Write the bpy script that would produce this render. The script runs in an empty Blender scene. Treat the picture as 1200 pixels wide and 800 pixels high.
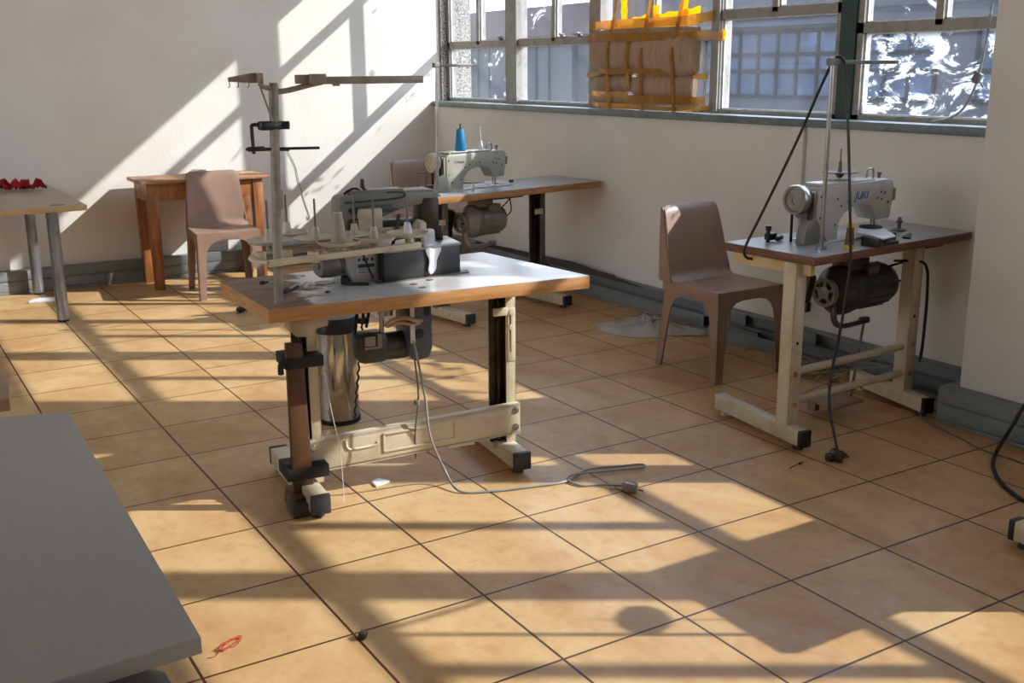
import bpy, bmesh, math, random
from mathutils import Vector, Matrix
PI = math.pi
random.seed(7)
SC = bpy.context.scene
COL = SC.collection

# ------------------------------------------------------------------ materials
def lin(c):
    return tuple((v/255/12.92 if v/255 <= .04045 else ((v/255+.055)/1.055)**2.4) for v in c)

def nodes(name):
    m = bpy.data.materials.new(name); m.use_nodes = True
    nt = m.node_tree; nt.nodes.clear()
    out = nt.nodes.new('ShaderNodeOutputMaterial')
    return m, nt, out

def mix_rgb(nt, fac, a, b):
    n = nt.nodes.new('ShaderNodeMix'); n.data_type = 'RGBA'
    for sock, v in ((n.inputs[0], fac), (n.inputs[6], a), (n.inputs[7], b)):
        if hasattr(v, 'links'): nt.links.new(v, sock)
        elif isinstance(v, (int, float)): sock.default_value = v
        else: sock.default_value = (*v, 1)
    return n.outputs[2]

def noise(nt, scale=5, detail=4, rough=.6, stretch=None, dist=0):
    tc = nt.nodes.new('ShaderNodeTexCoord')
    n = nt.nodes.new('ShaderNodeTexNoise')
    n.inputs['Scale'].default_value = scale; n.inputs['Detail'].default_value = detail
    n.inputs['Roughness'].default_value = rough; n.inputs['Distortion'].default_value = dist
    src = tc.outputs['Object']
    if stretch:
        mp = nt.nodes.new('ShaderNodeMapping'); mp.inputs['Scale'].default_value = stretch
        nt.links.new(src, mp.inputs[0]); src = mp.outputs[0]
    nt.links.new(src, n.inputs['Vector'])
    return n.outputs['Fac']

def ramp(nt, fac, lo, hi, a=0., b=1.):
    r = nt.nodes.new('ShaderNodeMapRange'); r.clamp = True
    nt.links.new(fac, r.inputs[0])
    for i, v in enumerate((lo, hi, a, b)): r.inputs[i+1].default_value = v
    return r.outputs[0]

def bump(nt, h, strength, distance, bsdf):
    b = nt.nodes.new('ShaderNodeBump'); b.inputs['Strength'].default_value = strength
    b.inputs['Distance'].default_value = distance
    nt.links.new(h, b.inputs['Height']); nt.links.new(b.outputs[0], bsdf.inputs['Normal'])

def mat(name, col, rough=.5, metal=0, col2=None, scale=8, lo=.4, hi=.65, stretch=None, bmp=0, bscale=60, detail=5, dist=0, spec=None):
    m, nt, out = nodes(name)
    b = nt.nodes.new('ShaderNodeBsdfPrincipled')
    b.inputs['Roughness'].default_value = rough; b.inputs['Metallic'].default_value = metal
    if spec is not None: b.inputs['Specular IOR Level'].default_value = spec
    if col2 is None: col2 = tuple(v*.86 for v in col)
    f = ramp(nt, noise(nt, scale, detail, .6, stretch, dist), lo, hi)
    nt.links.new(mix_rgb(nt, f, lin(col), lin(col2)), b.inputs['Base Color'])
    if bmp: bump(nt, noise(nt, bscale, 3, .6), bmp, .004, b)
    nt.links.new(b.outputs[0], out.inputs[0])
    return m

def mat_floor():
    m, nt, out = nodes('floor_tiles')
    b = nt.nodes.new('ShaderNodeBsdfPrincipled')
    tc = nt.nodes.new('ShaderNodeTexCoord')
    br = nt.nodes.new('ShaderNodeTexBrick')
    br.offset = 0; br.squash = 1
    nt.links.new(tc.outputs['Object'], br.inputs['Vector'])
    br.inputs['Scale'].default_value = 1
    br.inputs['Brick Width'].default_value = .4; br.inputs['Row Height'].default_value = .4
    br.inputs['Mortar Size'].default_value = .0042; br.inputs['Mortar Smooth'].default_value = .15
    br.inputs['Bias'].default_value = 0
    br.inputs['Color1'].default_value = (*lin((200, 167, 121)), 1)
    br.inputs['Color2'].default_value = (*lin((193, 157, 110)), 1)
    br.inputs['Mortar'].default_value = (*lin((76, 53, 34)), 1)
    f = ramp(nt, noise(nt, 2.6, 6, .65, (1, .6, 1), .6), .38, .66)
    c = mix_rgb(nt, f, (1, 1, 1), lin((228, 214, 196)))
    f2 = ramp(nt, noise(nt, 14, 6, .7), .5, .75)
    c2 = mix_rgb(nt, f2, (1, 1, 1), lin((238, 222, 210)))
    mu = nt.nodes.new('ShaderNodeMix'); mu.data_type = 'RGBA'; mu.blend_type = 'MULTIPLY'; mu.inputs[0].default_value = 1
    nt.links.new(br.outputs['Color'], mu.inputs[6]); nt.links.new(c, mu.inputs[7])
    mv = nt.nodes.new('ShaderNodeMix'); mv.data_type = 'RGBA'; mv.blend_type = 'MULTIPLY'; mv.inputs[0].default_value = 1
    nt.links.new(mu.outputs[2], mv.inputs[6]); nt.links.new(c2, mv.inputs[7])
    nt.links.new(mv.outputs[2], b.inputs['Base Color'])
    rr = ramp(nt, noise(nt, 5, 5, .6), .3, .7, .34, .52)
    nt.links.new(rr, b.inputs['Roughness'])
    b.inputs['Specular IOR Level'].default_value = .32
    inv = nt.nodes.new('ShaderNodeMath'); inv.operation = 'SUBTRACT'; inv.inputs[0].default_value = 1
    nt.links.new(br.outputs['Fac'], inv.inputs[1])
    bump(nt, inv.outputs[0], .5, .002, b)
    nt.links.new(b.outputs[0], out.inputs[0])
    return m

def mat_glass(name, haze=.05, paint=None, tint=(.93, .95, .97), pscale=6, stretch=None, refl=1.0):
    """thin window glass: transparent with a mirror sheen, a dusty film, and old paint smears"""
    m, nt, out = nodes(name)
    tr = nt.nodes.new('ShaderNodeBsdfTransparent'); tr.inputs[0].default_value = (*tint, 1)
    gl = nt.nodes.new('ShaderNodeBsdfGlossy'); gl.inputs['Roughness'].default_value = .03
    fr = nt.nodes.new('ShaderNodeLayerWeight'); fr.inputs[0].default_value = .5
    pw = nt.nodes.new('ShaderNodeMath'); pw.operation = 'POWER'; pw.inputs[1].default_value = 4
    nt.links.new(fr.outputs['Facing'], pw.inputs[0])
    s1 = nt.nodes.new('ShaderNodeMixShader')
    fm = nt.nodes.new('ShaderNodeMapRange'); fm.inputs[3].default_value = .03*refl; fm.inputs[4].default_value = .7*refl
    nt.links.new(pw.outputs[0], fm.inputs[0])
    nt.links.new(fm.outputs[0], s1.inputs[0]); nt.links.new(tr.outputs[0], s1.inputs[1]); nt.links.new(gl.outputs[0], s1.inputs[2])
    df = nt.nodes.new('ShaderNodeBsdfDiffuse'); df.inputs[0].default_value = (.82, .84, .88, 1)
    tl = nt.nodes.new('ShaderNodeBsdfTranslucent'); tl.inputs[0].default_value = (.82, .85, .9, 1)
    ds = nt.nodes.new('ShaderNodeMixShader'); ds.inputs[0].default_value = .5
    nt.links.new(df.outputs[0], ds.inputs[1]); nt.links.new(tl.outputs[0], ds.inputs[2])
    film = ramp(nt, noise(nt, 3, 6, .65, (1, 1, .5)), .3, .75, haze*.4, haze*1.6)
    if paint:
        lo, hi, amt = paint
        p = ramp(nt, noise(nt, pscale, 9, .72, stretch, .8), lo, hi, 0, amt)
        mx = nt.nodes.new('ShaderNodeMath'); mx.operation = 'MAXIMUM'
        nt.links.new(film, mx.inputs[0]); nt.links.new(p, mx.inputs[1]); film = mx.outputs[0]
    s2 = nt.nodes.new('ShaderNodeMixShader')
    nt.links.new(film, s2.inputs[0]); nt.links.new(s1.outputs[0], s2.inputs[1]); nt.links.new(ds.outputs[0], s2.inputs[2])
    nt.links.new(s2.outputs[0], out.inputs[0])
    return m

def mat_translucent(name, col, trans=.5, alpha=1., rough=.35, col2=None, scale=6):
    m, nt, out = nodes(name)
    b = nt.nodes.new('ShaderNodeBsdfPrincipled'); b.inputs['Roughness'].default_value = rough
    t = nt.nodes.new('ShaderNodeBsdfTranslucent')
    f = ramp(nt, noise(nt, scale, 5, .6), .4, .62)
    c = mix_rgb(nt, f, lin(col), lin(col2 or tuple(v*.9 for v in col)))
    nt.links.new(c, b.inputs['Base Color']); nt.links.new(c, t.inputs[0])
    s = nt.nodes.new('ShaderNodeMixShader'); s.inputs[0].default_value = trans
    nt.links.new(b.outputs[0], s.inputs[1]); nt.links.new(t.outputs[0], s.inputs[2])
    last = s
    if alpha < 1:
        tp = nt.nodes.new('ShaderNodeBsdfTransparent')
        s2 = nt.nodes.new('ShaderNodeMixShader'); s2.inputs[0].default_value = alpha
        nt.links.new(tp.outputs[0], s2.inputs[1]); nt.links.new(s.outputs[0], s2.inputs[2]); last = s2
    nt.links.new(last.outputs[0], out.inputs[0])
    return m

def mat_wornlam():
    m, nt, out = nodes('worn_laminate')
    b = nt.nodes.new('ShaderNodeBsdfPrincipled')
    tc = nt.nodes.new('ShaderNodeTexCoord'); sp = nt.nodes.new('ShaderNodeSeparateXYZ')
    nt.links.new(tc.outputs['Object'], sp.inputs[0])
    g = ramp(nt, sp.outputs[0], -.16, -.48, -.22, .30)
    ad = nt.nodes.new('ShaderNodeMath'); ad.operation = 'ADD'
    nt.links.new(g, ad.inputs[0]); nt.links.new(noise(nt, 5.5, 8, .68, (1, 1.4, 1), .9), ad.inputs[1])
    worn = ramp(nt, ad.outputs[0], .52, .60)
    wood = mix_rgb(nt, ramp(nt, noise(nt, 10, 6, .7, (1.2, 7, 1)), .35, .65), lin((150, 124, 100)), lin((98, 78, 62)))
    clean = mix_rgb(nt, ramp(nt, noise(nt, 9, 6, .65), .45, .7), lin((196, 194, 190)), lin((176, 170, 162)))
    nt.links.new(mix_rgb(nt, worn, clean, wood), b.inputs['Base Color'])
    nt.links.new(ramp(nt, worn, 0, 1, .28, .7), b.inputs['Roughness'])
    nt.links.new(b.outputs[0], out.inputs[0])
    return m

M = dict(
    floor=mat_floor(),
    wall=mat('wall_paint', (219, 216, 208), .75, col2=(212, 207, 197), scale=1.6, bmp=.25, bscale=40),
    ceiling=mat('ceiling_paint', (222, 220, 215), .85),
    sill=mat('sill_paint', (112, 122, 120), .45, col2=(92, 102, 102), scale=9, lo=.45, hi=.7),
    frame=mat('window_frame_paint', (150, 144, 136), .5, col2=(122, 112, 100), scale=14, lo=.5, hi=.72),
    green=mat('green_frame_paint', (40, 66, 60), .5, col2=(70, 58, 44), scale=20, lo=.55, hi=.75),
    putty=mat('white_putty', (222, 224, 222), .7, col2=(190, 190, 184), scale=30),
    trunk=mat('trunking_paint', (124, 128, 126), .45, col2=(108, 112, 110), scale=5),
    trunk_in=mat('trunking_inside', (62, 60, 54), .6, col2=(42, 40, 36), scale=9),
    roughcast=mat('roughcast', (168, 162, 150), .95, col2=(84, 78, 70), scale=70, lo=.42, hi=.6, bmp=1, bscale=90),
    facade=mat('facade_render', (44, 47, 54), .8, col2=(39, 42, 49), scale=.4, spec=.1),
    facade_top=mat('facade_parapet', (56, 48, 51), .8, col2=(50, 43, 47), scale=.5, spec=.1),
    facade_glass=mat('facade_glass', (34, 44, 62), .5, col2=(54, 66, 86), scale=.9, lo=.52, hi=.62, spec=.05),
    facade_bar=mat('facade_bar', (12, 14, 18), .7, spec=.05),
    asphalt=mat('asphalt', (60, 60, 62), .9),
    cream=mat('cream_enamel', (196, 184, 154), .42, col2=(168, 150, 118), scale=12, lo=.5, hi=.72),
    cream2=mat('pale_enamel', (204, 194, 168), .4, col2=(180, 162, 132), scale=9, lo=.5, hi=.72),
    wornlam=mat_wornlam(),
    greylam=mat('grey_laminate', (170, 172, 172), .32, col2=(150, 150, 148), scale=8),
    plyedge=mat('golden_edge_wood', (188, 136, 80), .5, col2=(150, 102, 58), scale=7, stretch=(1, 1, 9), lo=.35, hi=.7),
    worn_wood=mat('worn_bare_wood', (128, 100, 76), .7, col2=(92, 72, 56), scale=9, stretch=(1.5, 6, 1)),
    darkedge=mat('brown_edge_wood', (120, 76, 50), .45, col2=(96, 58, 38), scale=6, stretch=(1, 1, 8)),
    rawwood=mat('raw_pale_wood', (210, 186, 138), .6, col2=(190, 160, 108), scale=7, stretch=(8, 1, 1)),
    desk_wood=mat('orange_brown_wood', (164, 106, 58), .42, col2=(112, 66, 34), scale=6, stretch=(5, 5, .7), lo=.35, hi=.7, dist=.5),
    desk_top=mat('worn_desk_top', (150, 106, 66), .55, col2=(190, 170, 146), scale=7, lo=.5, hi=.68),
    board=mat('brown_hardboard', (88, 55, 30), .55, col2=(68, 41, 22), scale=5, stretch=(4, 4, .6)),
    melamine=mat('beige_melamine', (176, 158, 134), .4, col2=(162, 144, 120), scale=7, stretch=(1, 6, 1)),
    melamine_edge=mat('beige_edge_band', (190, 154, 104), .45),
    greydesk=mat('grey_melamine', (142, 136, 128), .38, col2=(139, 133, 125), scale=18, stretch=(6, 1, 1)),
    tan=mat('tan_melamine', (148, 122, 92), .5),
    tube=mat('silver_tube', (158, 163, 168), .3, .75),
    chair=mat('taupe_plastic', (152, 125, 108), .38, col2=(142, 115, 98), scale=5, bmp=.08, bscale=220),
    steel=mat('brushed_steel', (176, 174, 170), .28, .9),
    darksteel=mat('aged_grey_steel', (120, 114, 106), .45, .1, col2=(98, 91, 83), scale=20),
    chrome=mat('polished_steel', (196, 192, 186), .1, 1.0),
    black=mat('black_plastic', (26, 26, 28), .42),
    rubber=mat('black_rubber', (20, 20, 21), .7),
    motor_black=mat('black_motor_enamel', (54, 55, 58), .3, .1, col2=(42, 43, 45), scale=6),
    motor_grey=mat('grey_motor_enamel', (136, 132, 124), .32, .15, col2=(116, 111, 102), scale=9),
    slate=mat('slate_blue_plastic', (80, 88, 98), .4, col2=(68, 76, 86), scale=7),
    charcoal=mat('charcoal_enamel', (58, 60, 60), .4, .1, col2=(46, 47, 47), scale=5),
    head_cream=mat('machine_head_enamel', (190, 188, 180), .35, col2=(170, 166, 158), scale=6, lo=.5, hi=.75),
    head_grey=mat('grey_green_head_enamel', (116, 116, 106), .38, col2=(88, 86, 76), scale=6, lo=.48, hi=.7),
    typ_green=mat('dusty_green_enamel', (164, 162, 148), .38, col2=(140, 137, 122), scale=6, lo=.5, hi=.75),
    oil_shade=mat('oily_metal_and_shade', (52, 48, 42), .35, .5, col2=(80, 70, 56), scale=14),  # oily dark parts, and the painted shade inside the leg channels
    ivory=mat('ivory_plastic', (190, 180, 160), .45, col2=(166, 152, 128), scale=12),
    pole=mat('dull_cream_tube', (152, 142, 126), .42, col2=(124, 114, 100), scale=14),
    cone=mat('grey_cone_card', (158, 148, 130), .6),
    white=mat('white_plastic', (226, 228, 230), .4),
    tapewrap=mat_translucent('clear_parcel_tape', (206, 186, 156), .3, .6, .2),
    cloth=mat('white_cotton', (226, 228, 240), .9, bmp=.3, bscale=300),
    paper=mat('white_paper', (236, 236, 234), .8),
    teal=mat('teal_thread', (10, 128, 176), .6, col2=(8, 104, 150), scale=40, stretch=(1, 1, 12)),
    brownthread=mat('brown_thread', (122, 84, 58), .6, col2=(98, 64, 44), scale=40, stretch=(1, 1, 12)),
    yellow=mat('yellow_plastic', (222, 186, 32), .4),
    redcloth=mat('red_fabric', (176, 12, 28), .75, col2=(126, 6, 18), scale=20),
    redthread=mat('rust_thread', (170, 62, 28), .7),
    blueink=mat('blue_lettering', (34, 92, 168), .5),
    darkink=mat('dark_lettering', (52, 56, 56), .5),
    plate_blue=mat('plate_dark_band', (40, 56, 78), .4),
    cable=mat('black_cable', (24, 23, 23), .45),
    greycable=mat('grey_cable', (150, 150, 148), .45),
    greenfab=mat('dark_green_cord', (20, 40, 34), .8),
    bag=mat_translucent('clear_plastic_film', (226, 222, 216), .25, .62, .2),
    tape=mat_translucent('amber_parcel_tape', (206, 158, 74), .5, .72, .25, col2=(190, 138, 56), scale=20),
    tape_y=mat_translucent('yellow_sheet', (255, 216, 60), .7, 1, .35, col2=(250, 206, 50), scale=12),
    kraft=mat('beige_paper_roll', (170, 143, 116), .75, col2=(150, 124, 98), scale=6, stretch=(1, 9, 1)),
    fluff=mat('lint_and_offcuts', (150, 130, 104), .95, col2=(100, 80, 60), scale=30),
    cardboard=mat('cardboard_sheet', (150, 116, 82), .8),
    glass=mat_glass('dusty_glass', .03, (.66, .72, .8), pscale=7),
    glass_clear=mat_glass('clear_glass', .05),
    glass_paint=mat_glass('paint_smeared_glass', .03, (.505, .575, .92), pscale=5.5, stretch=(1, 1.0, 1.9)),
    glass_drip=mat_glass('paint_spotted_glass', .03, (.6, .65, .9), pscale=5, stretch=(1, 1, 1.4)),
)

# ------------------------------------------------------------------ mesh builder
def catmull(pts, n=6):
    P = [Vector(p) for p in pts]
    if len(P) < 3: return P
    out = []
    for i in range(len(P)-1):
        p0 = P[i-1] if i else P[0]*2-P[1]
        p1, p2 = P[i], P[i+1]
        p3 = P[i+2] if i+2 < len(P) else P[-1]*2-P[-2]
        for k in range(n):
            t = k/n
            out.append(.5*((2*p1)+(-p0+p2)*t+(2*p0-5*p1+4*p2-p3)*t*t+(-p0+3*p1-3*p2+p3)*t**3))
    out.append(P[-1])
    return out

class MB:
    def __init__(s): s.bm = bmesh.new()
    def _add(s, b, mtx=None, bev=0, seg=2):
        if bev:
            bmesh.ops.bevel(b, geom=b.edges[:], offset=bev, segments=seg, affect='EDGES', profile=.5, clamp_overlap=True)
        if mtx is not None: b.transform(mtx)
        me = bpy.data.meshes.new('tmp'); b.to_mesh(me); b.free()
        s.bm.from_mesh(me); bpy.data.meshes.remove(me)
        return s
    def box(s, c, d, rot=(0, 0, 0), bev=0):
        b = bmesh.new(); bmesh.ops.create_cube(b, size=1)
        b.transform(Matrix.Diagonal((*d, 1)))
        from mathutils import Euler
        return s._add(b, Matrix.Translation(c) @ Euler(rot).to_matrix().to_4x4(), bev) if not bev else s._boxb(b, c, rot, bev)
    def _boxb(s, b, c, rot, bev):
        from mathutils import Euler
        return s._add(b, Matrix.Translation(c) @ Euler(rot).to_matrix().to_4x4(), bev)
    def rng(s, lo, hi, bev=0):
        c = [(a+b)/2 for a, b in zip(lo, hi)]; d = [abs(b-a) for a, b in zip(lo, hi)]
        return s.box(c, d, bev=bev)
    def prism(s, poly, a, b, axis='y', bev=0, seg=2):
        """poly in the plane normal to axis: y -> (x,z), z -> (x,y), x -> (y,z)"""
        m = bmesh.new()
        def v(p, t): return {'y': (p[0], t, p[1]), 'z': (p[0], p[1], t), 'x': (t, p[0], p[1])}[axis]
        A = [m.verts.new(v(p, a)) for p in poly]; B = [m.verts.new(v(p, b)) for p in poly]
        m.faces.new(A); m.faces.new(B[::-1]); n = len(poly)
        for i in range(n): m.faces.new((A[i], B[i], B[(i+1) % n], A[(i+1) % n]))
        bmesh.ops.recalc_face_normals(m, faces=m.faces[:])
        return s._add(m, None, bev, seg)
    def cyl(s, p0, p1, r0, r1=None, seg=20, cap=True, bev=0):
        p0, p1 = Vector(p0), Vector(p1); r1 = r0 if r1 is None else r1
        b = bmesh.new()
        bmesh.ops.create_cone(b, cap_ends=cap, segments=seg, radius1=r0, radius2=max(r1, 1e-5), depth=(p1-p0).length)
        q = Vector((0, 0, 1)).rotation_difference(p1-p0).to_matrix().to_4x4()
        return s._add(b, Matrix.Translation((p0+p1)/2) @ q, bev)
    def lathe(s, prof, o=(0, 0, 0), d=(0, 0, 1), seg=28):
        b = bmesh.new(); rings = []
        for r, h in prof:
            if r < 1e-5: rings.append([b.verts.new((0, 0, h))])
            else: rings.append([b.verts.new((r*math.cos(2*PI*i/seg), r*math.sin(2*PI*i/seg), h)) for i in range(seg)])
        for A, B in zip(rings, rings[1:]):
            for i in range(seg):
                j = (i+1) % seg
                if len(A) == 1 and len(B) == 1: continue
                if len(A) == 1: b.faces.new((A[0], B[i], B[j]))
                elif len(B) == 1: b.faces.new((A[i], A[j], B[0]))
                else: b.faces.new((A[i], A[j], B[j], B[i]))
        bmesh.ops.recalc_face_normals(b, faces=b.faces[:])
        q = Vector((0, 0, 1)).rotation_difference(Vector(d)).to_matrix().to_4x4()
        return s._add(b, Matrix.Translation(o) @ q)
    def tube(s, pts, r, seg=8, smooth=6, flat=None):
        P = catmull(pts, smooth) if smooth else [Vector(p) for p in pts]
        b = bmesh.new(); rings = []
        t0 = (P[1]-P[0]).normalized()
        ref = Vector((0, 0, 1)) if abs(t0.z) < .9 else Vector((1, 0, 0))
        u = t0.cross(ref).normalized()
        for i, p in enumerate(P):
            t = (P[min(i+1, len(P)-1)]-P[max(i-1, 0)]).normalized()
            u = (u-t*u.dot(t)).normalized(); w = t.cross(u)
            rings.append([b.verts.new(p+(u*math.cos(2*PI*k/seg)+w*math.sin(2*PI*k/seg)*(flat or 1))*r) for k in range(seg)])
        for A, B in zip(rings, rings[1:]):
            for k in range(seg): b.faces.new((A[k], A[(k+1) % seg], B[(k+1) % seg], B[k]))
        b.faces.new(rings[0][::-1]); b.faces.new(rings[-1])
        bmesh.ops.recalc_face_normals(b, faces=b.faces[:])
        return s._add(b)
    def sheet(s, nu, nv, f, th=.002):
        b = bmesh.new()
        V = [[b.verts.new(f(i/nu, j/nv)) for j in range(nv+1)] for i in range(nu+1)]
        for i in range(nu):
            for j in range(nv): b.faces.new((V[i][j], V[i+1][j], V[i+1][j+1], V[i][j+1]))
        bmesh.ops.recalc_face_normals(b, faces=b.faces[:])
        bmesh.ops.solidify(b, geom=b.faces[:], thickness=th)
        return s._add(b)
    def build(s, name, m, parent=None, sharp=38):
        me = bpy.data.meshes.new(name)
        lim = math.radians(sharp)
        for f in s.bm.faces: f.smooth = True
        for e in s.bm.edges:
            if len(e.link_faces) == 2 and e.calc_face_angle(0) > lim: e.smooth = False
        s.bm.to_mesh(me); s.bm.free()
        me.materials.append(m if not isinstance(m, str) else M[m])
        o = bpy.data.objects.new(name, me); COL.objects.link(o)
        if parent is not None: o.parent = parent
        return o

def tag(o, label, cat, group=None, kind=None):
    o['label'] = label; o['category'] = cat
    if group: o['group'] = group
    if kind: o['kind'] = kind
    return o

def thing(name, label, cat, loc=(0, 0, 0), rz=0, group=None):
    o = bpy.data.objects.new(name, None); COL.objects.link(o)
    o.location = loc; o.rotation_euler = (0, 0, math.radians(rz)); o.empty_display_size = .1
    return tag(o, label, cat, group)

def place(o, loc, rz=0):
    o.location = loc; o.rotation_euler = (0, 0, math.radians(rz)); return o

def struct(o): o['kind'] = 'structure'; return o

def lettering(name, txt, size, m, parent, loc, rot, ext=.0006):
    cu = bpy.data.curves.new(name, 'FONT'); cu.body = txt; cu.size = size; cu.extrude = ext; cu.align_x = 'LEFT'
    cu.shear = .22 if txt == 'JUKI' else 0; cu.offset = size*(.014 if txt == 'JUKI' else .006)
    t = bpy.data.objects.new(name+'_src', cu); COL.objects.link(t)
    dg = bpy.context.evaluated_depsgraph_get(); dg.update()
    me = bpy.data.meshes.new_from_object(t.evaluated_get(dg))
    bpy.data.objects.remove(t); bpy.data.curves.remove(cu)
    me.materials.clear(); me.materials.append(M[m])
    o = bpy.data.objects.new(name, me); COL.objects.link(o); o.parent = parent
    o.location = loc; o.rotation_euler = rot
    return o

# ------------------------------------------------------------------ room shell
XW, YB, XO = 3.09, 5.39, 3.42        # inner window-wall face, back wall, outer wall face
XL, YF, ZC = -4.2, -5.2, 3.25
SILL, HEAD = 1.155, 3.05
XG = 3.237                            # glazing plane
PY0, PY1, PX = -.195, .255, 2.83      # pillar

struct(MB().rng((XL-.2, YF-.2, -.12), (XO, YB+.2, 0)).build('floor', 'floor'))
struct(MB().rng((XL-.2, YF-.2, ZC), (XO, YB+.2, ZC+.12)).build('ceiling', 'ceiling'))
struct(MB().rng((XL-.2, YB, 0), (XW+.06, YB+.2, ZC)).build('wall_back', 'wall'))
WA, WB = -1.2, 3.75                       # added far-left window, out of view, brings fill daylight to the shaded walls
struct(MB().rng((XL-.2, YF, 0), (XL, YB, 1.2)).rng((XL-.2, YF, 2.75), (XL, YB, ZC)).rng((XL-.2, WB, 1.2), (XL, YB, 2.75)).rng((XL-.2, YF, 1.2), (XL, WA, 2.75)).build('wall_left', 'wall'))
fill_win = MB()
for k in range(5): fill_win.rng((XL-.12, WA+.99*k-.03, 1.2), (XL-.06, WA+.99*k+.03, 2.75))
for z in (1.2, 1.7, 2.45, 2.72): fill_win.rng((XL-.12, WA, z), (XL-.06, WB, z+.035))
fill_win = struct(fill_win.build('window_20', 'frame'))
MB().rng((XL-.092, WA, 1.2), (XL-.088, WB, 2.75)).build('pane', 'glass_clear', fill_win)
struct(MB().rng((XL-.2, YF-.2, 0), (XW+.06, YF, ZC)).build('wall_front', 'wall'))
struct(MB().rng((XW, YF-.2, 0), (XO, YB, SILL)).rng((XW, YF-.2, HEAD), (XO, YB, ZC)).build('wall_right', 'wall'))
struct(MB().rng((PX, PY0, 0), (XO, PY1, ZC), bev=.006).build('wall_pillar', 'wall'))
struct(MB().rng((XW+.06, YB-.02, 0), (XO, YB+.2, ZC)).build('wall_corner', 'roughcast'))
# window sill
for i, (a, b) in enumerate(((PY1+.001, YB-.001), (YF, PY0-.001))):
    struct(MB().rng((XW-.022, a, SILL), (XG+.03, b, SILL+.04), bev=.005).build('trim_%d' % (i+1), 'sill'))

# pipe chase: shallow upright strip on the window wall behind the far table
struct(MB().rng((XW-.025, 1.42, .16), (XW, 1.50, SILL), bev=.004).build('trim_3', 'wall'))

# skirting cable trunking -------------------------------------------------
def trunking(name, axis, a, b, face, back, holes=(), lid=True):
    """two-compartment duct: a, b along the run; face/back = front and back coordinate"""
    mb = MB()
    def seg(lo, hi, z0, z1, f0, f1, bev=.003):
        if axis == 'y': mb.rng((min(f0, f1), lo, z0), (max(f0, f1), hi, z1), bev=bev)
        else: mb.rng((lo, min(f0, f1), z0), (hi, max(f0, f1), z1), bev=bev)
    sgn = 1 if back > face else -1
    seg(a, b, .0, .018, face, back)
    seg(a, b, .150, .158, face, back)
    seg(a, b, .082, .088, face+sgn*.004, back)
    seg(a, b, .0, .158, back-sgn*.008, back)
    for (lo, hi, z0, z1) in holes: seg(lo, hi, z0, z1, face, face+sgn*.006)
    return struct(mb.build(name, 'trunk'))
tw = XW-.065
trunking('baseboard_right', 'y', PY1+.002, YB-.06, tw, XW-.001,
         holes=((2.05, 5.3, .02, .083), (1.62, 2.0, .0, .07), (3.7, 5.3, .09, .15), (1.72, 1.84, .09, .15), (1.22, 1.3, .09, .15), (1.95, 2.05, .09, .15)))
trunking('baseboard_back', 'x', XL+.01, tw-.001, YB-.06, YB-.001, holes=((XL+.02, .12, .02, .083), (XL+.02, .14, .09, .15), (.19, .75, .02, .083), (.17, .74, .09, .15), (.79, tw-.01, .02, .083), (.79, tw-.01, .09, .15), (.12, .19, .06, .15)))
trunking('baseboard_pillar', 'y', PY0-.05, PY1+.05, PX-.065, PX-.001, holes=((PY0-.05, PY1+.05, .02, .083), (PY0-.05, PY1+.05, .09, .15)))
trunking('baseboard_side', 'x', PX, XW-.07, PY1+.05, PY1+.001, holes=((PX, XW-.07, .02, .15),))
trunking('baseboard_front', 'y', YF+.01, PY0-.06, tw, XW-.001, holes=((YF+.1, PY0-.06, .02, .083), (YF+.1, PY0-.06, .09, .15)))

# window bays ----------------------------------------------------------------
def bay(n, y0, y1, ysub, zt=1.62, ztop=HEAD, frame='frame', panes=('glass',)*6, upper=2.545, mull=.08):
    """steel window bay between y0 (near) and y1 (far); panes: low, mid-far, mid-near, top-far, top-near"""
    z0 = SILL+.04; xf0, xf1 = XG-.03, XG+.03
    mb = MB()
    b = .035
    mb.rng((xf0, y0, z0), (xf1, y0+b, ztop)).rng((xf0, y1-b, z0), (xf1, y1, ztop))
    mb.rng((xf0, y0, z0), (xf1, y1, z0+.022)).rng((xf0, y0, ztop-.03), (xf1, y1, ztop))
    mb.rng((xf0, y0, zt-.024), (xf1, y1, zt+.024)).rng((xf0, y0, upper-.022), (xf1, y1, upper+.022))
    mb.rng((xf0, ysub-.02, zt), (xf1, ysub+.02, upper))
    fr = struct(mb.build('window_%d' % n, frame))
    cells = [(y0+b, y1-b, z0+.022, zt-.024), (ysub+.02, y1-b, zt+.024, upper-.022), (y0+b, ysub-.02, zt+.024, upper-.022),
             (y0+b, y1-b, upper+.022, ztop-.03)]
    pt = MB()
    for i, (a, c, zl, zh) in enumerate(cells):
        MB().rng((XG-.002, a-.004, zl-.004), (XG+.002, c+.004, zh+.004)).build('pane', panes[i], fr)
        t = .007
        for k in range(4):
            if k == 0: pt.rng((XG-.012, a, zl), (XG-.002, c, zl+t))
            elif k == 1: pt.rng((XG-.012, a, zh-t), (XG-.002, c, zh))
            elif k == 2: pt.rng((XG-.012, a, zl), (XG-.002, a+t, zh))
            else: pt.rng((XG-.012, c-t, zl), (XG-.002, c, zh))
    pt.build('putty', 'putty', fr)
    return fr
B1 = bay(1, 4.385, 5.375, 4.885, panes=('glass_drip', 'glass_drip', 'glass', 'glass', 'glass'))
B2 = bay(2, 3.36, 4.385, 3.86, panes=('glass', 'glass_drip', 'glass', 'glass', 'glass'))
bay(3, 2.23, 3.36, 2.81, panes=('glass',)*5)
bay(4, 1.345, 2.23, 1.80, zt=1.72, panes=('glass',)*5)
bay(5, .30, 1.25, .80, panes=('glass_paint', 'glass_drip', 'glass', 'glass', 'glass'))
bay(6, -.70, -.20, -.45, panes=('glass',)*5)
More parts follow.
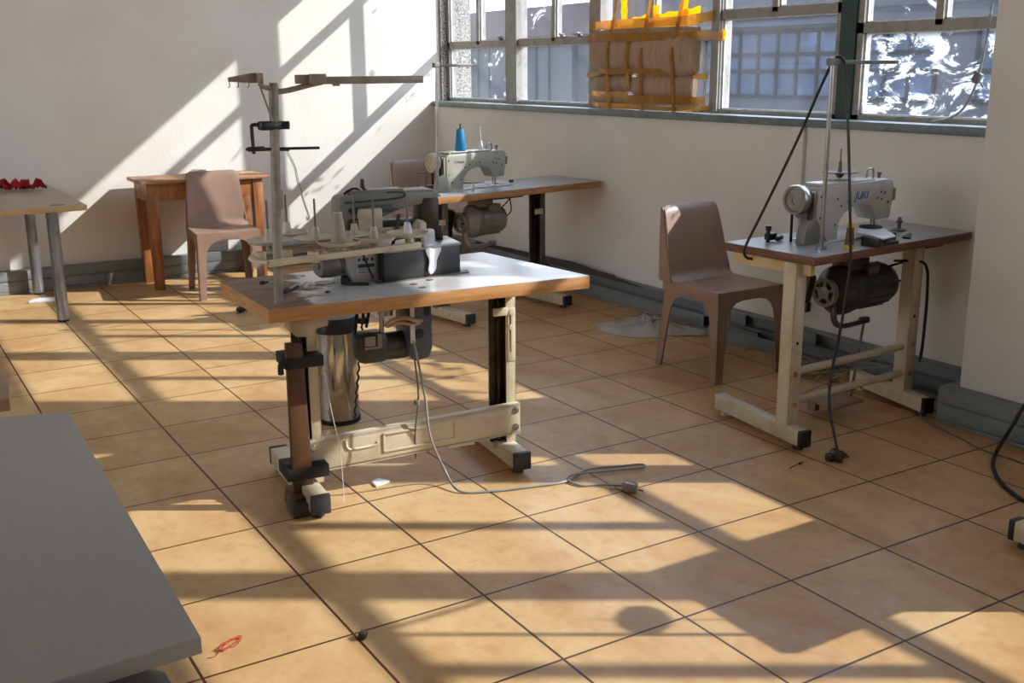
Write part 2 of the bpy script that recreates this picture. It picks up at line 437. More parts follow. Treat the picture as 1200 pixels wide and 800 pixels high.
bay(7, -1.74, -.70, -1.246, panes=('glass',)*5)
bay(8, -2.84, -1.74, -2.27, panes=('glass',)*5)
bay(9, -3.94, -2.84, -3.36, panes=('glass',)*5)
bay(10, -5.1, -3.94, -4.5, panes=('glass',)*5)
# flat mullion posts that cover the joints between bays
for i, (y, w, m) in enumerate(((4.385, .15, 'frame'), (3.36, .12, 'frame'), (2.23, .06, 'frame'), (1.297, .095, 'green'), (.28, .06, 'frame'),
                               (-.70, .15, 'frame'), (-1.74, .15, 'frame'), (-2.84, .15, 'frame'), (-3.94, .15, 'frame'))):
    struct(MB().rng((XG-.045, y-w/2, SILL+.04), (XG+.05, y+w/2, HEAD)).build('trim_%d' % (10+i), m))
# window stay handles on the transoms
for y, z, wnd in ((4.52, 1.665, B1), (3.52, 1.66, B2), (3.72, 1.66, B2)):
    MB().tube([(XG-.034, y, z), (XG-.07, y, z+.004), (XG-.085, y-.05, z-.01)], .007).cyl((XG-.03, y, z-.012), (XG-.06, y, z-.012), .011).build('window_handle', 'darksteel', wnd)

# taped window stuffing ----------------------------------------------------------
wp = thing('window_padding', 'beige paper rolls stuffed across a window bay and bound with yellow tape', 'padding', (XG-.06, 2.80, SILL+.04))
def roll(y0, y1, z, rz, rx, m='kraft'):
    b = bmesh.new(); mb = MB(); ny, na = 22, 18; rings = []
    for i in range(ny+1):
        u = i/ny; y = y0+(y1-y0)*u
        k = 1-.25*abs(2*u-1)**6
        f = 1+.05*math.sin(u*38)+.02*math.sin(u*87)
        rings.append([b.verts.new((-.01+rx*k*f*math.cos(2*PI*a/na)*(1 if math.cos(2*PI*a/na) < 0 else .35), y, z+rz*k*math.sin(2*PI*a/na))) for a in range(na)])
    for A, B in zip(rings, rings[1:]):
        for a in range(na): b.faces.new((A[a], A[(a+1) % na], B[(a+1) % na], B[a]))
    b.faces.new(rings[0]); b.faces.new(rings[-1][::-1])
    bmesh.ops.recalc_face_normals(b, faces=b.faces[:])
    mb._add(b); return mb.build('paper_roll', m, wp, sharp=70)
roll(.07, .52, .325, .125, .062); roll(-.47, .08, .325, .14, .07)
roll(.08, .50, .155, .052, .045); roll(-.45, .09, .14, .075, .055)
roll(-.47, .52, .44, .04, .035); roll(-.47, .50, .06, .03, .03)
def strip(name, pts, w, m, horiz=True):
    """a taut band of tape through points (y,z, x)"""
    mb = MB(); P = [Vector((p[2] if len(p) > 2 else -.075, p[0], p[1])) for p in pts]
    def f(u, v):
        t = u*(len(P)-1); i = min(int(t), len(P)-2); q = P[i].lerp(P[i+1], t-i)
        k = (v-.5)*w*(1+.1*math.sin(u*21+pts[0][0]*40))
        return q+(Vector((0, 0, k)) if horiz else Vector((0, k, 0)))
    mb.sheet(14, 3, f, .0015); return mb.build(name, m, wp)
zt = lambda z: z-SILL-.04
strip('tape_strip', [(.60, zt(1.625), -.01), (.45, zt(1.625)), (0, zt(1.62)), (-.45, zt(1.615), -.06), (-.63, zt(1.61), .02)], .05, 'tape')
strip('tape_strip', [(.61, zt(1.40), -.01), (.3, zt(1.425)), (-.1, zt(1.425), -.08), (-.55, zt(1.39), -.01)], .032, 'tape')
strip('tape_strip', [(.60, zt(1.70), .0), (.45, zt(1.70), -.02), (-.44, zt(1.70), -.03), (-.57, zt(1.72), .0)], .055, 'tape')
strip('tape_strip', [(.58, zt(1.285), .0), (.4, zt(1.285), -.05), (.12, zt(1.282), -.05)], .034, 'tape')
strip('tape_strip', [(.12, zt(1.262), -.065), (-.2, zt(1.262), -.08), (-.55, zt(1.262), -.02)], .045, 'tape')
strip('tape_strip', [(.56, zt(1.22), .0), (.3, zt(1.218), -.05), (-.3, zt(1.21), -.055), (-.57, zt(1.225), -.01)], .03, 'tape')
for y, w in ((.30, .028), (-.03, .03), (-.32, .032)):
    strip('tape_strip', [(y, zt(1.86), -.005), (y, zt(1.67), -.045), (y, zt(1.5), -.088), (y, zt(1.42), -.075), (y, zt(1.32), -.075), (y, zt(1.24), -.06), (y, .0, -.055)], w, 'tape', False)
strip('tape_strip', [(.10, zt(1.66), -.05), (.115, zt(1.5), -.075), (.10, zt(1.32), -.06)], .03, 'tape', False)
# yellow sheeting that shows bright where the sky is behind it
strip('yellow_sheet', [(.46, zt(1.675), .035), (.25, zt(1.68), .035), (.06, zt(1.70), .035)], .10, 'tape_y')
strip('yellow_sheet', [(.0, zt(1.70), .035), (-.2, zt(1.715), .035), (-.42, zt(1.73), .035)], .09, 'tape_y')
strip('yellow_sheet', [(.46, zt(1.235), .01), (.12, zt(1.238), .01)], .05, 'tape_y')
strip('yellow_sheet', [(.28, zt(1.95), .029), (.27, zt(1.72), .029)], .06, 'tape_y', False)
strip('yellow_sheet', [(-.29, zt(1.95), .029), (-.29, zt(1.72), .029)], .06, 'tape_y', False)
strip('yellow_sheet', [(-.03, zt(1.80), .029), (-.04, zt(1.72), .029)], .06, 'tape_y', False)
strip('yellow_tab', [(-.575, zt(1.615), .035), (-.635, zt(1.615), .035)], .055, 'tape_y')
strip('yellow_tab', [(.60, zt(1.40), .035), (.645, zt(1.40), .035)], .04, 'tape_y')
strip('yellow_tab', [(.60, zt(1.215), .035), (.66, zt(1.215), .035)], .04, 'tape_y')

# dangling flex with a small plug on the right-hand window
wx = thing('window_flex', 'pale flex with a small fitting hanging down the paint-smeared window', 'cable', (XG-.05, .60, SILL+.04))
MB().tube([(.0, -.07, .50), (-.005, -.065, .38), (-.012, -.045, .20), (-.015, -.005, .09), (-.02, .06, .03), (-.02, .16, .006)], .0055).build('flex', 'greycable', wx)
MB().box((-.012, -.042, .20), (.022, .035, .045), (.5, 0, 0), .004).cyl((-.012, -.06, .18), (-.012, -.075, .16), .004).build('fitting', 'darksteel', wx)

# ------------------------------------------------------------------ outside
bl = thing('facing_building', 'grey-blue building across the street seen through the dusty windows', 'building', (15, 14, 0))
MB().rng((0, 3.6, -6), (8, 30, 2.25)).rng((0, -16, -6), (8, 3.6, 2.45)).build('wall', 'facade', bl)
MB().rng((-.12, 3.6, 2.25), (8, 30, 2.98)).build('parapet', 'facade_top', bl)
MB().rng((-.05, -16, 2.45), (8, 3.6, 4.6)).rng((-.25, -16, 2.2), (0, 3.6, 2.32)).build('upper_wall', 'facade', bl)
for k in range(7):
    y = 3.9+3.1*k
    MB().rng((-.18, y+2.5, -6), (0, y+3.1, 2.25)).build('pier', 'facade', bl)
    w = MB()
    for q in range(4): w.rng((-.06, y+.05+q*.62, -1), (.0, y+.12+q*.62, 2.0))
    w.build('wall_rib', 'facade', bl)
for k, (a, b) in enumerate(((-4.2, 1.6), (-11, -5))):
    MB().rng((-.02, a, .85), (.1, b, 2.1)).build('window_glass', 'facade_glass', bl)
    w = MB(); n = 11
    for q in range(n+1): w.rng((-.06, a+(b-a)*q/n-.03, .85), (.0, a+(b-a)*q/n+.03, 2.1))
    for z in (.85, 1.34, 1.66, 2.1): w.rng((-.06, a, z-.04), (.0, b, z+.04))
    w.build('window_bars', 'facade_bar', bl)
struct(MB().rng((XO, -40, -6.1), (40, 50, -6)).build('ground', 'asphalt'))

# ------------------------------------------------------------------ helpers for machine stations
def tabletop(parent, quad, z, th, mtop, medge):
    t = MB().prism(quad, z-th, z-.0015, 'z', bev=.004).build('tabletop', medge, parent)
    c = Vector((sum(p[0] for p in quad)/4, sum(p[1] for p in quad)/4))
    q2 = [tuple(c+(Vector(p)-c)*.996) for p in quad]
    MB().prism(q2, z-.0016, z, 'z').build('laminate', mtop, t)
    return t

def handwheel(parent, o, r, d=(-1, 0, 0), m='steel', w=.028):
    h = MB().lathe([(0, 0), (r*.3, 0), (r*.3, .004), (r*.72, .004), (r*.78, .012), (r*.95, .012), (r, .006), (r, -w*.6), (r*.9, -w), (r*.4, -w), (r*.4, -w*2), (0, -w*2)], o, d).build('handwheel', m, parent)
    D = Vector(d); u = D.orthogonal().normalized(); v = D.cross(u)
    bl_ = MB()
    for k in range(3):
        a = 2*PI*k/3+.5; p = Vector(o)+D*.0045+(u*math.cos(a)+v*math.sin(a))*r*.5
        bl_.cyl(p, p+D*.001, r*.13, seg=12)
    return h

def lockstitch_head(st, x0, y0, z, s, m, text, ink, tsize, wheel='steel'):
    """flat-bed head seen from its back: wheel on the left, needle on the right"""
    def S(x, zz): return (x0+x*s, z+zz*s)
    half = .052*s
    arm = [(-.245, .0), (-.245, .205), (-.225, .222), (.20, .232), (.228, .222), (.236, .20), (.234, .14), (.220, .064), (.132, .064), (.096, .118),
           (.072, .132), (.03, .138), (-.03, .128), (-.075, .108), (-.102, .075), (-.11, .04), (-.112, .0)]
    head = MB().prism([S(*p) for p in arm], y0-half, y0+half, 'y', bev=.007*s, seg=2)
    head.rng((x0-.25*s, y0-.078*s, z-.006), (x0+.245*s, y0+.078*s, z+.006), bev=.002)
    hd = head.build('machine_head', m, st)
    # raised top cover and end cover, screws
    MB().rng((x0-.215*s, y0-half*.86, z+.222*s), (x0+.12*s, y0+half*.86, z+.236*s), bev=.004).build('top_cover', m, hd)
    MB().prism([S(-.262, .10), S(-.262, .20), S(-.245, .208), S(-.245, .09)], y0-half*.9, y0+half*.9, 'y', bev=.004).build('end_cover', 'motor_grey' if wheel == 'steel' else m, hd)
    sc = MB()
    for (x, zz) in ((-.225, .185), (-.225, .10), (-.125, .17), (-.13, .065), (-.2, .05), (-.06, .155), (.02, .165), (.13, .155), (.155, .15), (.175, .175), (.15, .18), (.20, .135), (-.10, .14)):
        sc.cyl((x0+x*s, y0-half-.0006, z+zz*s), (x0+x*s, y0-half+.004, z+zz*s), .0052*s, seg=12)
    sc.build('screws', 'oil_shade', hd)
    hw = handwheel(hd, (x0-.315*s, y0, z+.175*s), .060*s, m=wheel)
    MB().cyl((x0-.30*s, y0, z+.175*s), (x0-.245*s, y0, z+.175*s), .034*s).cyl((x0-.292*s, y0, z+.175*s), (x0-.272*s, y0, z+.175*s), .052*s).build('belt_pulley', 'oil_shade', hd)
    # belt and belt guard
    MB().tube([(x0-.282*s, y0-.045*s, z+.17*s), (x0-.283*s, y0-.035*s, z+.0*s), (x0-.285*s, y0-.03*s, z-.14)], .006*s, 6, 0).tube([(x0-.282*s, y0+.045*s, z+.17*s), (x0-.283*s, y0+.04*s, z-.14)], .006*s, 6, 0).build('drive_belt', 'rubber', hd)
    MB().prism([S(-.335, .002), S(-.325, .085), S(-.275, .11), S(-.235, .06), S(-.19, .0)], y0-.07*s, y0-.064*s, 'y', bev=.001).prism([S(-.325, .002), S(-.30, .10), S(-.26, .09), S(-.25, .0)], y0-.066*s, y0-.012*s, 'y', bev=.006).build('belt_guard', 'motor_grey' if wheel == 'steel' else m, hd)
    # needle bar, presser foot
    MB().cyl((x0+.185*s, y0, z+.008), (x0+.185*s, y0, z+.07*s), .005*s).box((x0+.188*s, y0-.004, z+.012), (.02*s, .028*s, .012*s), bev=.002).build('presser_foot', 'steel', hd)
    MB().cyl((x0+.165*s, y0, z+.025*s), (x0+.165*s, y0, z+.07*s), .0045*s).cyl((x0+.165*s, y0, z+.004), (x0+.165*s, y0, z+.03*s), .0015).build('needle_bar', 'steel', hd)
    MB().rng((x0+.14*s, y0-.05*s, z+.006), (x0+.24*s, y0+.05*s, z+.0085), bev=.0008).build('needle_plate', 'chrome', hd)
    # thread guides on the top: little wire hoop and a tension stud
    MB().tube([(x0+.115*s, y0, z+.23*s), (x0+.115*s, y0, z+.262*s), (x0+.128*s, y0, z+.272*s), (x0+.15*s, y0, z+.272*s), (x0+.158*s, y0, z+.26*s), (x0+.158*s, y0, z+.23*s)], .0045*s, 8, 3).build('thread_hoop', 'steel', hd)
    MB().lathe([(0, .026), (.008, .024), (.01, .018), (.006, .012), (.006, 0), (.011, 0), (.011, -.004)], (x0+.198*s, y0, z+.232*s)).build('tension_stud', 'darksteel', hd)
    MB().box((x0+.238*s, y0-half*.9, z+.165*s), (.012*s, .02*s, .05*s), (0, .1, 0), .003).build('tension_block', 'motor_grey', hd)
    lettering('lettering', text, tsize, ink, hd, (x0+(-.018 if text == 'JUKI' else -.185)*s, y0-half-.0002, z+(.160 if text == 'JUKI' else .165)*s), (PI/2, 0, 0))
    return hd

def clutch_motor(st, x0, y0, z, m, r=.085, L=.25, plate='charcoal'):
    """round-bodied clutch motor with its axis along x, pulley on the left"""
    mo = MB()
    mo.lathe([(0, L), (r*.55, L-.002), (r*.86, L-.022), (r*.98, L-.055), (r, L-.10), (r, .07), (r*1.04, .068), (r*1.04, .056), (r*1.0, .05), (r*1.12, .03), (r*1.12, .0), (r*.8, -.03), (r*.55, -.05), (0, -.05)], (x0, y0, z), (1, 0, 0), 36)
    for k in range(16):
        a = 2*PI*k/16
        mo.box((x0+L*.56, y0+r*.99*math.cos(a), z+r*.99*math.sin(a)), (L*.48, .008, .006), (a, 0, 0))
    b = mo.build('motor', m, st)
    MB().rng((x0+.02, y0-.05, z+r*.9), (x0+.14, y0+.05, z+r+.04), bev=.006).rng((x0+.05, y0-.02, z+r), (x0+.09, y0+.02, z+.2)).build('bracket', m, b)
    pl = MB().lathe([(.026, .0), (.026, .006), (.012, .01), (0, .01)], (x0-.075, y0, z), (-1, 0, 0))
    pl.lathe([(.046, -.012), (.060, -.016), (.060, .006), (.046, .004), (.046, -.012)], (x0-.075, y0, z), (-1, 0, 0))
    for k in range(5):
        a = 2*PI*k/5+.3
        pl.box((x0-.076, y0+.036*math.cos(a), z+.036*math.sin(a)), (.008, .03, .014), (a, 0, 0), .002)
    pl.cyl((x0-.08, y0, z), (x0-.04, y0, z), .014)
    pl.build('pulley', 'darksteel', b)
    MB().box((x0-.10, y0+.085, z+.01), (.06, .07, .13), (.15, .12, .2), .018).box((x0-.10, y0+.07, z-.07), (.03, .03, .04), bev=.006).build('pulley_cover', 'oil_shade', b)
    MB().tube([(x0-.04, y0-.02, z-.05), (x0-.05, y0-.04, z-.115), (x0-.02, y0-.05, z-.14), (x0+.06, y0-.05, z-.142), (x0+.135, y0-.05, z-.138)], .014, 8, 4, .8).box((x0+.13, y0-.05, z-.134), (.045, .03, .026), bev=.006).build('clutch_lever', m, b)
    tbx = MB().rng((x0+.10, y0-r*.72, z+r*.35), (x0+.19, y0+r*.1, z+r*1.12), bev=.006).build('terminal_box', m, b)
    MB().rng((x0+.112, y0-r*.74, z+r*.45), (x0+.178, y0-r*.70, z+r*1.0), bev=.002).build('cover_plate', 'slate' if m == 'motor_black' else m, tbx)
    return b

def thread_stand(st, x, y, z, h, bar, m='steel', lean=0., bx=(0., 1.)):
    s = MB().cyl((x, y, z), (x+lean, y, z+h), .0085, seg=14).cyl((x, y, z-.01), (x, y, z+.012), .02).build('thread_stand', m, st)
    e = MB().rng((x+lean-.022, y-.012, z+h-.03), (x+lean+.012, y+.012, z+h-.004), bev=.003)
    e.rng((x+lean-.01, y-.0055, z+h-.026), (x+lean+bar, y+.0055, z+h-.012), bev=.002)
    for k in range(3): e.tube([(x+lean+bar*(.55+.2*k), y-.006, z+h-.02), (x+lean+bar*(.55+.2*k), y-.016, z+h-.028), (x+lean+bar*(.55+.2*k), y-.006, z+h-.034)], .0018, 6, 2)
    e.build('guide_bar', 'darksteel', s)
    return s

def h_foot(st, xa, ya, xb, yb, w, h, z0, m, cap='rubber', rear=True):
    a, b = Vector((xa, ya, 0)), Vector((xb, yb, 0)); d = b-a; ang = math.atan2(d.y, d.x); c = (a+b)/2
    f = MB().box((c.x, c.y, z0+h/2), (d.length, w, h), (0, 0, ang), .003).build('foot', m, st)
    for p, sg in ((a, -1), (b, 1)):
        e = d.normalized()*sg; q = p+e*.006
        cp = MB().box((q.x, q.y, z0+h*.5), (.022, w*1.06, h*1.08), (0, 0, ang), .004)
        r = p-e*.03
        cp.cyl((r.x, r.y, 0), (r.x, r.y, z0+.004), .022, .018, 14)
        cp.build('end_cap', cap if (rear or sg < 0) else m, f)
    return f

def post(st, x, y, z0, z1, wx, wy, m, lean=0):
    """open channel upright: recess on the left, its shade painted in by a dark lining, face plate on the right"""
    p = MB(); t = .006
    p.rng((x+wx/2-t, y-wy/2, z0), (x+wx/2, y+wy/2, z1), bev=.0015).rng((x-wx/2, y+wy/2-t, z0), (x+wx/2, y+wy/2, z1)).rng((x+wx*.04, y-wy/2, z0), (x+wx/2, y-wy/2+t, z1), bev=.0015)
    p.rng((x-wx/2, y-wy*.1, z1-.03), (x+wx/2, y+wy/2, z1)).rng((x-wx/2, y-wy*.1, z0), (x+wx/2, y+wy/2, z0+.02))
    o = p.build('leg', m, st)
    MB().rng((x-wx/2, y+wy/2-t*2.2, z0+.02), (x+wx*.2, y+wy/2-t, z1-.03)).rng((x+wx*.12, y-wy/2+t, z0+.02), (x+wx*.2, y+wy/2-t, z1-.03)).rng((x-wx*.2, y+.0, z0+.02), (x-wx*.12, y+wy/2-t, z1-.03)).build('channel', 'oil_shade', o)  # dark lining puts the shade of the recess into the colour
    return o

# ------------------------------------------------------------------ FRONT machine (cover-stitch with cone stand)
ZT = .757
f1 = thing('industrial_sewing_machine', 'coverstitch machine on worn golden-edged table with disc thread stand, nearest in the sun', 'sewing machine', (.58, .88, 0), -6)
qf = [(-.515, -.300), (.598, -.282), (.47, .335), (-.56, .214)]
tt = tabletop(f1, qf, ZT, .045, 'wornlam', 'plyedge')
# grommets, cut-out
MB().lathe([(0, .0016), (.034, .0016), (.034, 0)], (-.25, .02, ZT)).build('cutout', 'oil_shade', tt)
for gx, gy in ((.006, -.144), (.011, -.211), (.08, -.10)): MB().lathe([(0, .002), (.013, .002), (.013, 0)], (gx, gy, ZT)).build('grommet', 'darksteel', tt)
MB().prism([(-.45, ZT-.046), (-.325, ZT-.046), (-.33, ZT-.075), (-.365, ZT-.08), (-.385, ZT-.105), (-.43, ZT-.10), (-.445, ZT-.08)], -.285, -.10, 'y', bev=.005).build('tape_wrap', 'tapewrap', tt)
# frame: left post, right post, feet, beam
post(f1, -.33, .03, .06, ZT-.04, .075, .06, 'cream')
lr = post(f1, .415, .05, .06, ZT-.04, .086, .06, 'cream')
MB().rng((.424, .016, .40), (.456, .022, .60), bev=.002).rng((.437, .012, .44), (.444, .017, .58)).lathe([(0, .006), (.012, .004), (.012, 0)], (.440, .016, .585), (0, -1, 0)).lathe([(0, .006), (.012, .004), (.012, 0)], (.440, .016, .53), (0, -1, 0)).build('slot_plate', 'cream2', lr)
MB().rng((.366, .012, .575), (.424, .022, .605), bev=.003).build('clamp_band', 'cream2', lr)
h_foot(f1, -.355, -.165, -.365, .36, .062, .062, .022, 'cream', 'charcoal')
h_foot(f1, .42, -.10, .425, .40, .062, .062, .022, 'cream', 'charcoal')
bm_ = MB().prism([(-.352, .102), (.46, .125), (.46, .242), (-.352, .218)], -.012, .0, 'y', bev=.003)
bm_.prism([(-.352, .206), (.46, .230), (.46, .242), (-.352, .218)], -.012, .018, 'y').prism([(-.352, .102), (.46, .125), (.46, .134), (-.352, .111)], -.012, .018, 'y')
be = bm_.build('crossbeam', 'cream2', f1)
def rim(a, b, c, d, t=.008):
    mb = MB()
    for (x0, x1, z0, z1) in ((a, b, c, c+t), (a, b, d-t, d), (a, a+t, c, d), (b-t, b, c, d)): 
        k = .0283
        mb.prism([(x0, z0+k*(x0+.35)), (x1, z0+k*(x1+.35)), (x1, z1+k*(x1+.35)), (x0, z1+k*(x0+.35))], -.017, -.010, 'y', bev=.002)
    return mb
rim(-.08, .20, .128, .200).build('pressed_panel', 'cream2', be)
MB().tube([(-.215, -.013, .205), (-.21, -.013, .178), (-.19, -.013, .168), (-.11, -.013, .171), (-.10, -.013, .182)], .005, 6, 4).build('pressed_groove', 'cream2', be)
for x, z in ((-.33, .125), (-.33, .195), (.44, .152), (.44, .218)): MB().lathe([(0, .009), (.007, .009), (.009, .004), (.013, .003), (.013, 0)], (x, -.012, z), (0, -1, 0), 12).build('bolt', 'steel', be)
MB().rng((.17, -.02, .112), (.27, .03, .124), bev=.003).build('pedal_bracket', 'cream2', be)
# brown board strapped to the left leg
bd = MB().prism([(-.415, .02), (-.345, .02), (-.358, .575), (-.372, .582), (-.412, .582)], -.062, -.035, 'y', bev=.002).prism([(-.43, .0), (-.34, .0), (-.345, .06), (-.425, .06)], -.11, .03, 'y', bev=.006).build('brown_board', 'board', f1)
MB().rng((-.420, -.066, .495), (-.290, .062, .533), bev=.003).build('strap', 'rubber', bd)
MB().tube([(-.42, -.06, .53), (-.435, -.07, .515), (-.436, -.07, .485)], .010, 8, 3).build('strap_tail', 'rubber', bd)
MB().rng((-.434, -.066, .105), (-.290, .062, .148), bev=.003).build('strap', 'rubber', bd)
MB().prism([(-.44, .0), (-.31, .0), (-.315, .035), (-.40, .05), (-.435, .05)], -.135, -.03, 'y', bev=.008).build('shoe', 'charcoal', bd)
# machine head: long cylinder-arm body
head = MB().prism([(-.178, .762), (-.178, 1.02), (-.165, 1.034), (-.05, 1.046), (.165, 1.042), (.178, 1.034), (.182, 1.01), (.17, .995), (.10, .992), (.03, .978), (-.032, .955), (-.045, .935), (-.045, .762)], .055, .155, 'y', bev=.010, seg=3)
hd = head.build('machine_head', 'head_grey', f1)
MB().rng((-.13, .07, 1.036), (.06, .14, 1.050), bev=.005).build('top_cover', 'head_grey', hd)
MB().tube([(-.16, .05, 1.015), (-.05, .05, 1.017), (.04, .05, 1.022), (.055, .05, 1.032), (.04, .05, 1.041), (-.01, .05, 1.042)], .0035, 6, 4).build('cover_groove', 'charcoal', hd)
MB().box((-.075, .048, .955), (.085, .03, .075), bev=.008).build('gear_cover', 'ivory', hd)
MB().prism([(-.15, .99), (-.12, 1.0), (.0, 1.0), (.03, .985), (.0, .975), (-.14, .975)], .046, .056, 'y', bev=.003).build('dark_plate', 'charcoal', hd)  # charcoal plate across the upper face of the head
MB().box((-.13, .05, .93), (.045, .02, .06), bev=.008).build('side_cap', 'oil_shade', hd)
MB().rng((-.05, .075, .918), (.12, .13, .942), bev=.006).build('looper_shaft', 'charcoal', hd)
nd = MB().box((.148, .10, .945), (.07, .095, .15), bev=.012).box((.135, .09, .84), (.06, .07, .07), bev=.01).cyl((.16, .1, .78), (.16, .1, .86), .007).box((.185, .07, .875), (.02, .03, .08), bev=.004)
nd.build('needle_head', 'oil_shade', hd)
MB().lathe([(0, .01), (.018, .01), (.022, .004), (.022, -.02)], (.105, .05, .92), (0, -1, 0)).box((.11, .04, .905), (.025, .03, .06), bev=.006).build('looper_lever', 'cream2', hd)
MB().tube([(.03, .05, .965), (.012, .04, .90), (-.005, .04, .85)], .011, 8, 3, .5).build('dark_arm', 'black', hd)
MB().tube([(-.15, .09, 1.04), (-.12, .09, 1.056), (-.10, .09, 1.054), (-.09, .09, 1.042)], .004, 6, 3).tube([(-.07, .09, 1.045), (-.085, .085, 1.062)], .005, 6, 0).build('thread_hook', 'black', hd)
MB().lathe([(0, .03), (.006, .03), (.009, .0)], (-.085, .085, 1.058)).build('hook_knob', 'black', hd)
# base with rating plate
bs = MB().rng((-.185, -.03, ZT), (-.03, .15, ZT+.125), bev=.006).build('machine_base', 'head_cream', f1)
rp = MB().rng((-.155, -.0345, ZT+.028), (-.088, -.0295, ZT+.098), bev=.001).build('rating_plate', 'white', bs)
MB().rng((-.15, -.036, ZT+.050), (-.092, -.034, ZT+.062)).build('plate_band', 'plate_blue', rp)
pk = MB()
for k, w in enumerate((.012, .02, .008, .014)): pk.rng((-.148+k*.015, -.036, ZT+.072), (-.148+k*.015+w*.55, -.034, ZT+.082))
for k in range(3): pk.rng((-.148, -.036, ZT+.032+k*.006), (-.10-.008*k, -.034, ZT+.034+k*.006))
pk.build('plate_print', 'darkink', rp)
MB().rng((-.04, -.05, ZT), (-.015, .11, ZT+.10), bev=.004).build('base_block', 'ivory', bs)
MB().lathe([(.0, .052), (.012, .052), (.014, .046), (.034, .046), (.042, .036), (.046, .0), (.046, -.03), (.03, -.05), (0, -.05)], (-.232, .02, ZT+.062), (-1, -.35, 0)).build('handwheel', 'motor_grey', bs)
MB().box((-.195, -.05, ZT+.05), (.008, .012, .13), (0, -.42, 0), .003).build('belt_lever', 'darksteel', bs)
MB().box((-.165, -.075, ZT+.005), (.075, .016, .008), (0, 0, -.5), .002).box((-.195, -.035, ZT+.014), (.03, .05, .028), (0, 0, -.3), .008).build('belt_shoe', 'rubber', bs)
ch = MB()
for k in range(14): ch.lathe([(0, .005), (.004, .003), (.004, -.003), (0, -.005)], (-.14+.0026*k, -.042-.001*k, ZT+.115-.0075*k), (0, 0, 1), 6)
ch.build('bead_chain', 'black', bs)
# dark control box in front
bx = MB().prism([(-.075, -.085), (.222, -.03), (.235, .13), (.10, .148), (-.08, .05)], ZT+.003, ZT+.098, 'z', bev=.004).build('control_box', 'charcoal', f1)
MB().prism([(-.08, -.09), (.226, -.034), (.24, .135), (.10, .154), (-.086, .052)], ZT+.098, ZT+.108, 'z', bev=.004).build('box_lid', 'motor_grey', bx)
MB().prism([(-.10, -.10), (.25, -.04), (.26, .0), (-.1, -.06)], ZT, ZT+.004, 'z').build('base_plate', 'darksteel', bx)
MB().box((.115, -.0, ZT+.133), (.045, .03, .05), (0, 0, .15), .008).lathe([(0, .003), (.006, .003), (.006, 0)], (.117, -.016, ZT+.14), (0, -1, 0)).build('white_tag', 'white', bx)
# thread stand with seven discs
sx, sy = -.455, -.235
ts = MB().cyl((sx-.012, sy, ZT-.005), (sx+.012, sy, 1.405), .0142, seg=16).cyl((sx+.003, sy, 1.045), (sx+.004, sy, 1.10), .0175, seg=16).cyl((sx+.012, sy, 1.395), (sx+.012, sy, 1.412), .012).build('thread_stand', 'pole', f1)
g = MB().rng((-.385, sy-.03, 1.408), (-.335, sy-.022, 1.434), bev=.002).rng((-.345, sy-.032, 1.406), (.012, sy-.024, 1.428), bev=.002)
g.prism([(-.345, sy-.026), (-.30, sy-.026), (-.30, sy-.06), (-.345, sy-.06)], 1.408, 1.436, 'z', bev=.002).rng((-.272, sy-.024, 1.40), (-.25, sy-.02, 1.412))
g.tube([(-.443, sy, 1.385), (-.40, sy-.005, 1.39), (-.345, sy-.02, 1.404), (-.305, sy-.025, 1.412)], .008, 8, 3)
g.prism([(-.49, 1.412), (-.49, 1.44), (-.505, 1.44), (-.572, 1.428), (-.572, 1.416), (-.51, 1.412)], sy-.004, sy+.004, 'y', bev=.001).rng((-.492, sy-.05, 1.412), (-.482, sy+.004, 1.44), bev=.001)
g.tube([(-.443, sy, 1.395), (-.47, sy-.01, 1.40), (-.487, sy-.03, 1.408)], .008, 8, 3).tube([(-.487, sy-.02, 1.405), (-.465, sy-.012, 1.34), (-.452, sy-.012, 1.295)], .003, 6, 3)
for x in (-.57, -.545, -.515): g.tube([(x, sy-.004, 1.416), (x, sy-.008, 1.404), (x-.004, sy-.004, 1.40)], .0018, 6, 2)
g.build('guide_bar', 'pole', ts)
cl = MB().box((-.46, sy, 1.29), (.07, .036, .026), (0, 0, .2), .007).cyl((-.43, sy, 1.29), (-.405, sy-.01, 1.29), .012).tube([(-.49, sy, 1.292), (-.512, sy, 1.293), (-.514, sy, 1.28), (-.512, sy, 1.21)], .0055, 8, 2)
cl.cyl((-.535, sy, 1.224), (-.318, sy-.01, 1.221), .0042, seg=8).cyl((-.52, sy+.01, 1.222), (-.40, sy+.03, 1.216), .004, seg=8).box((-.505, sy, 1.224), (.05, .016, .014), bev=.003).build('lower_guide', 'black', ts)
# twin rails
rl = MB()
for (a, b) in (((-.50, -.275), (.03, -.15)), ((-.43, -.085), (-.10, -.01))):
    A, B = Vector((*a, .893)), Vector((*b, .893)); d = B-A
    rl.box((A+B)/2+Vector((0, 0, -.004)), (d.length, .020, .020), (0, 0, math.atan2(d.y, d.x)), .003)
rl.tube([(-.50, -.275, .893), (-.525, -.25, .893), (-.53, -.19, .893), (-.50, -.12, .893), (-.43, -.085, .893)], .011, 8, 5, .6)
for (x, y) in ((-.42, -.175), (-.35, -.23), (-.50, -.17)): rl.lathe([(.008, -.018), (.018, -.018), (.018, .016), (.008, .016)], (x, y, .893))
for (x, y) in ((-.30, -.15), (-.2, -.12)): rl.cyl((x, y-.07, .89), (x+.02, y+.08, .89), .006, seg=8)
rl.build('stand_rails', 'cream', ts)
DISC = [(-.449, -.070), (-.356, .065), (-.304, -.100), (-.259, -.200), (-.172, -.085), (-.137, -.178), (-.007, -.135)]
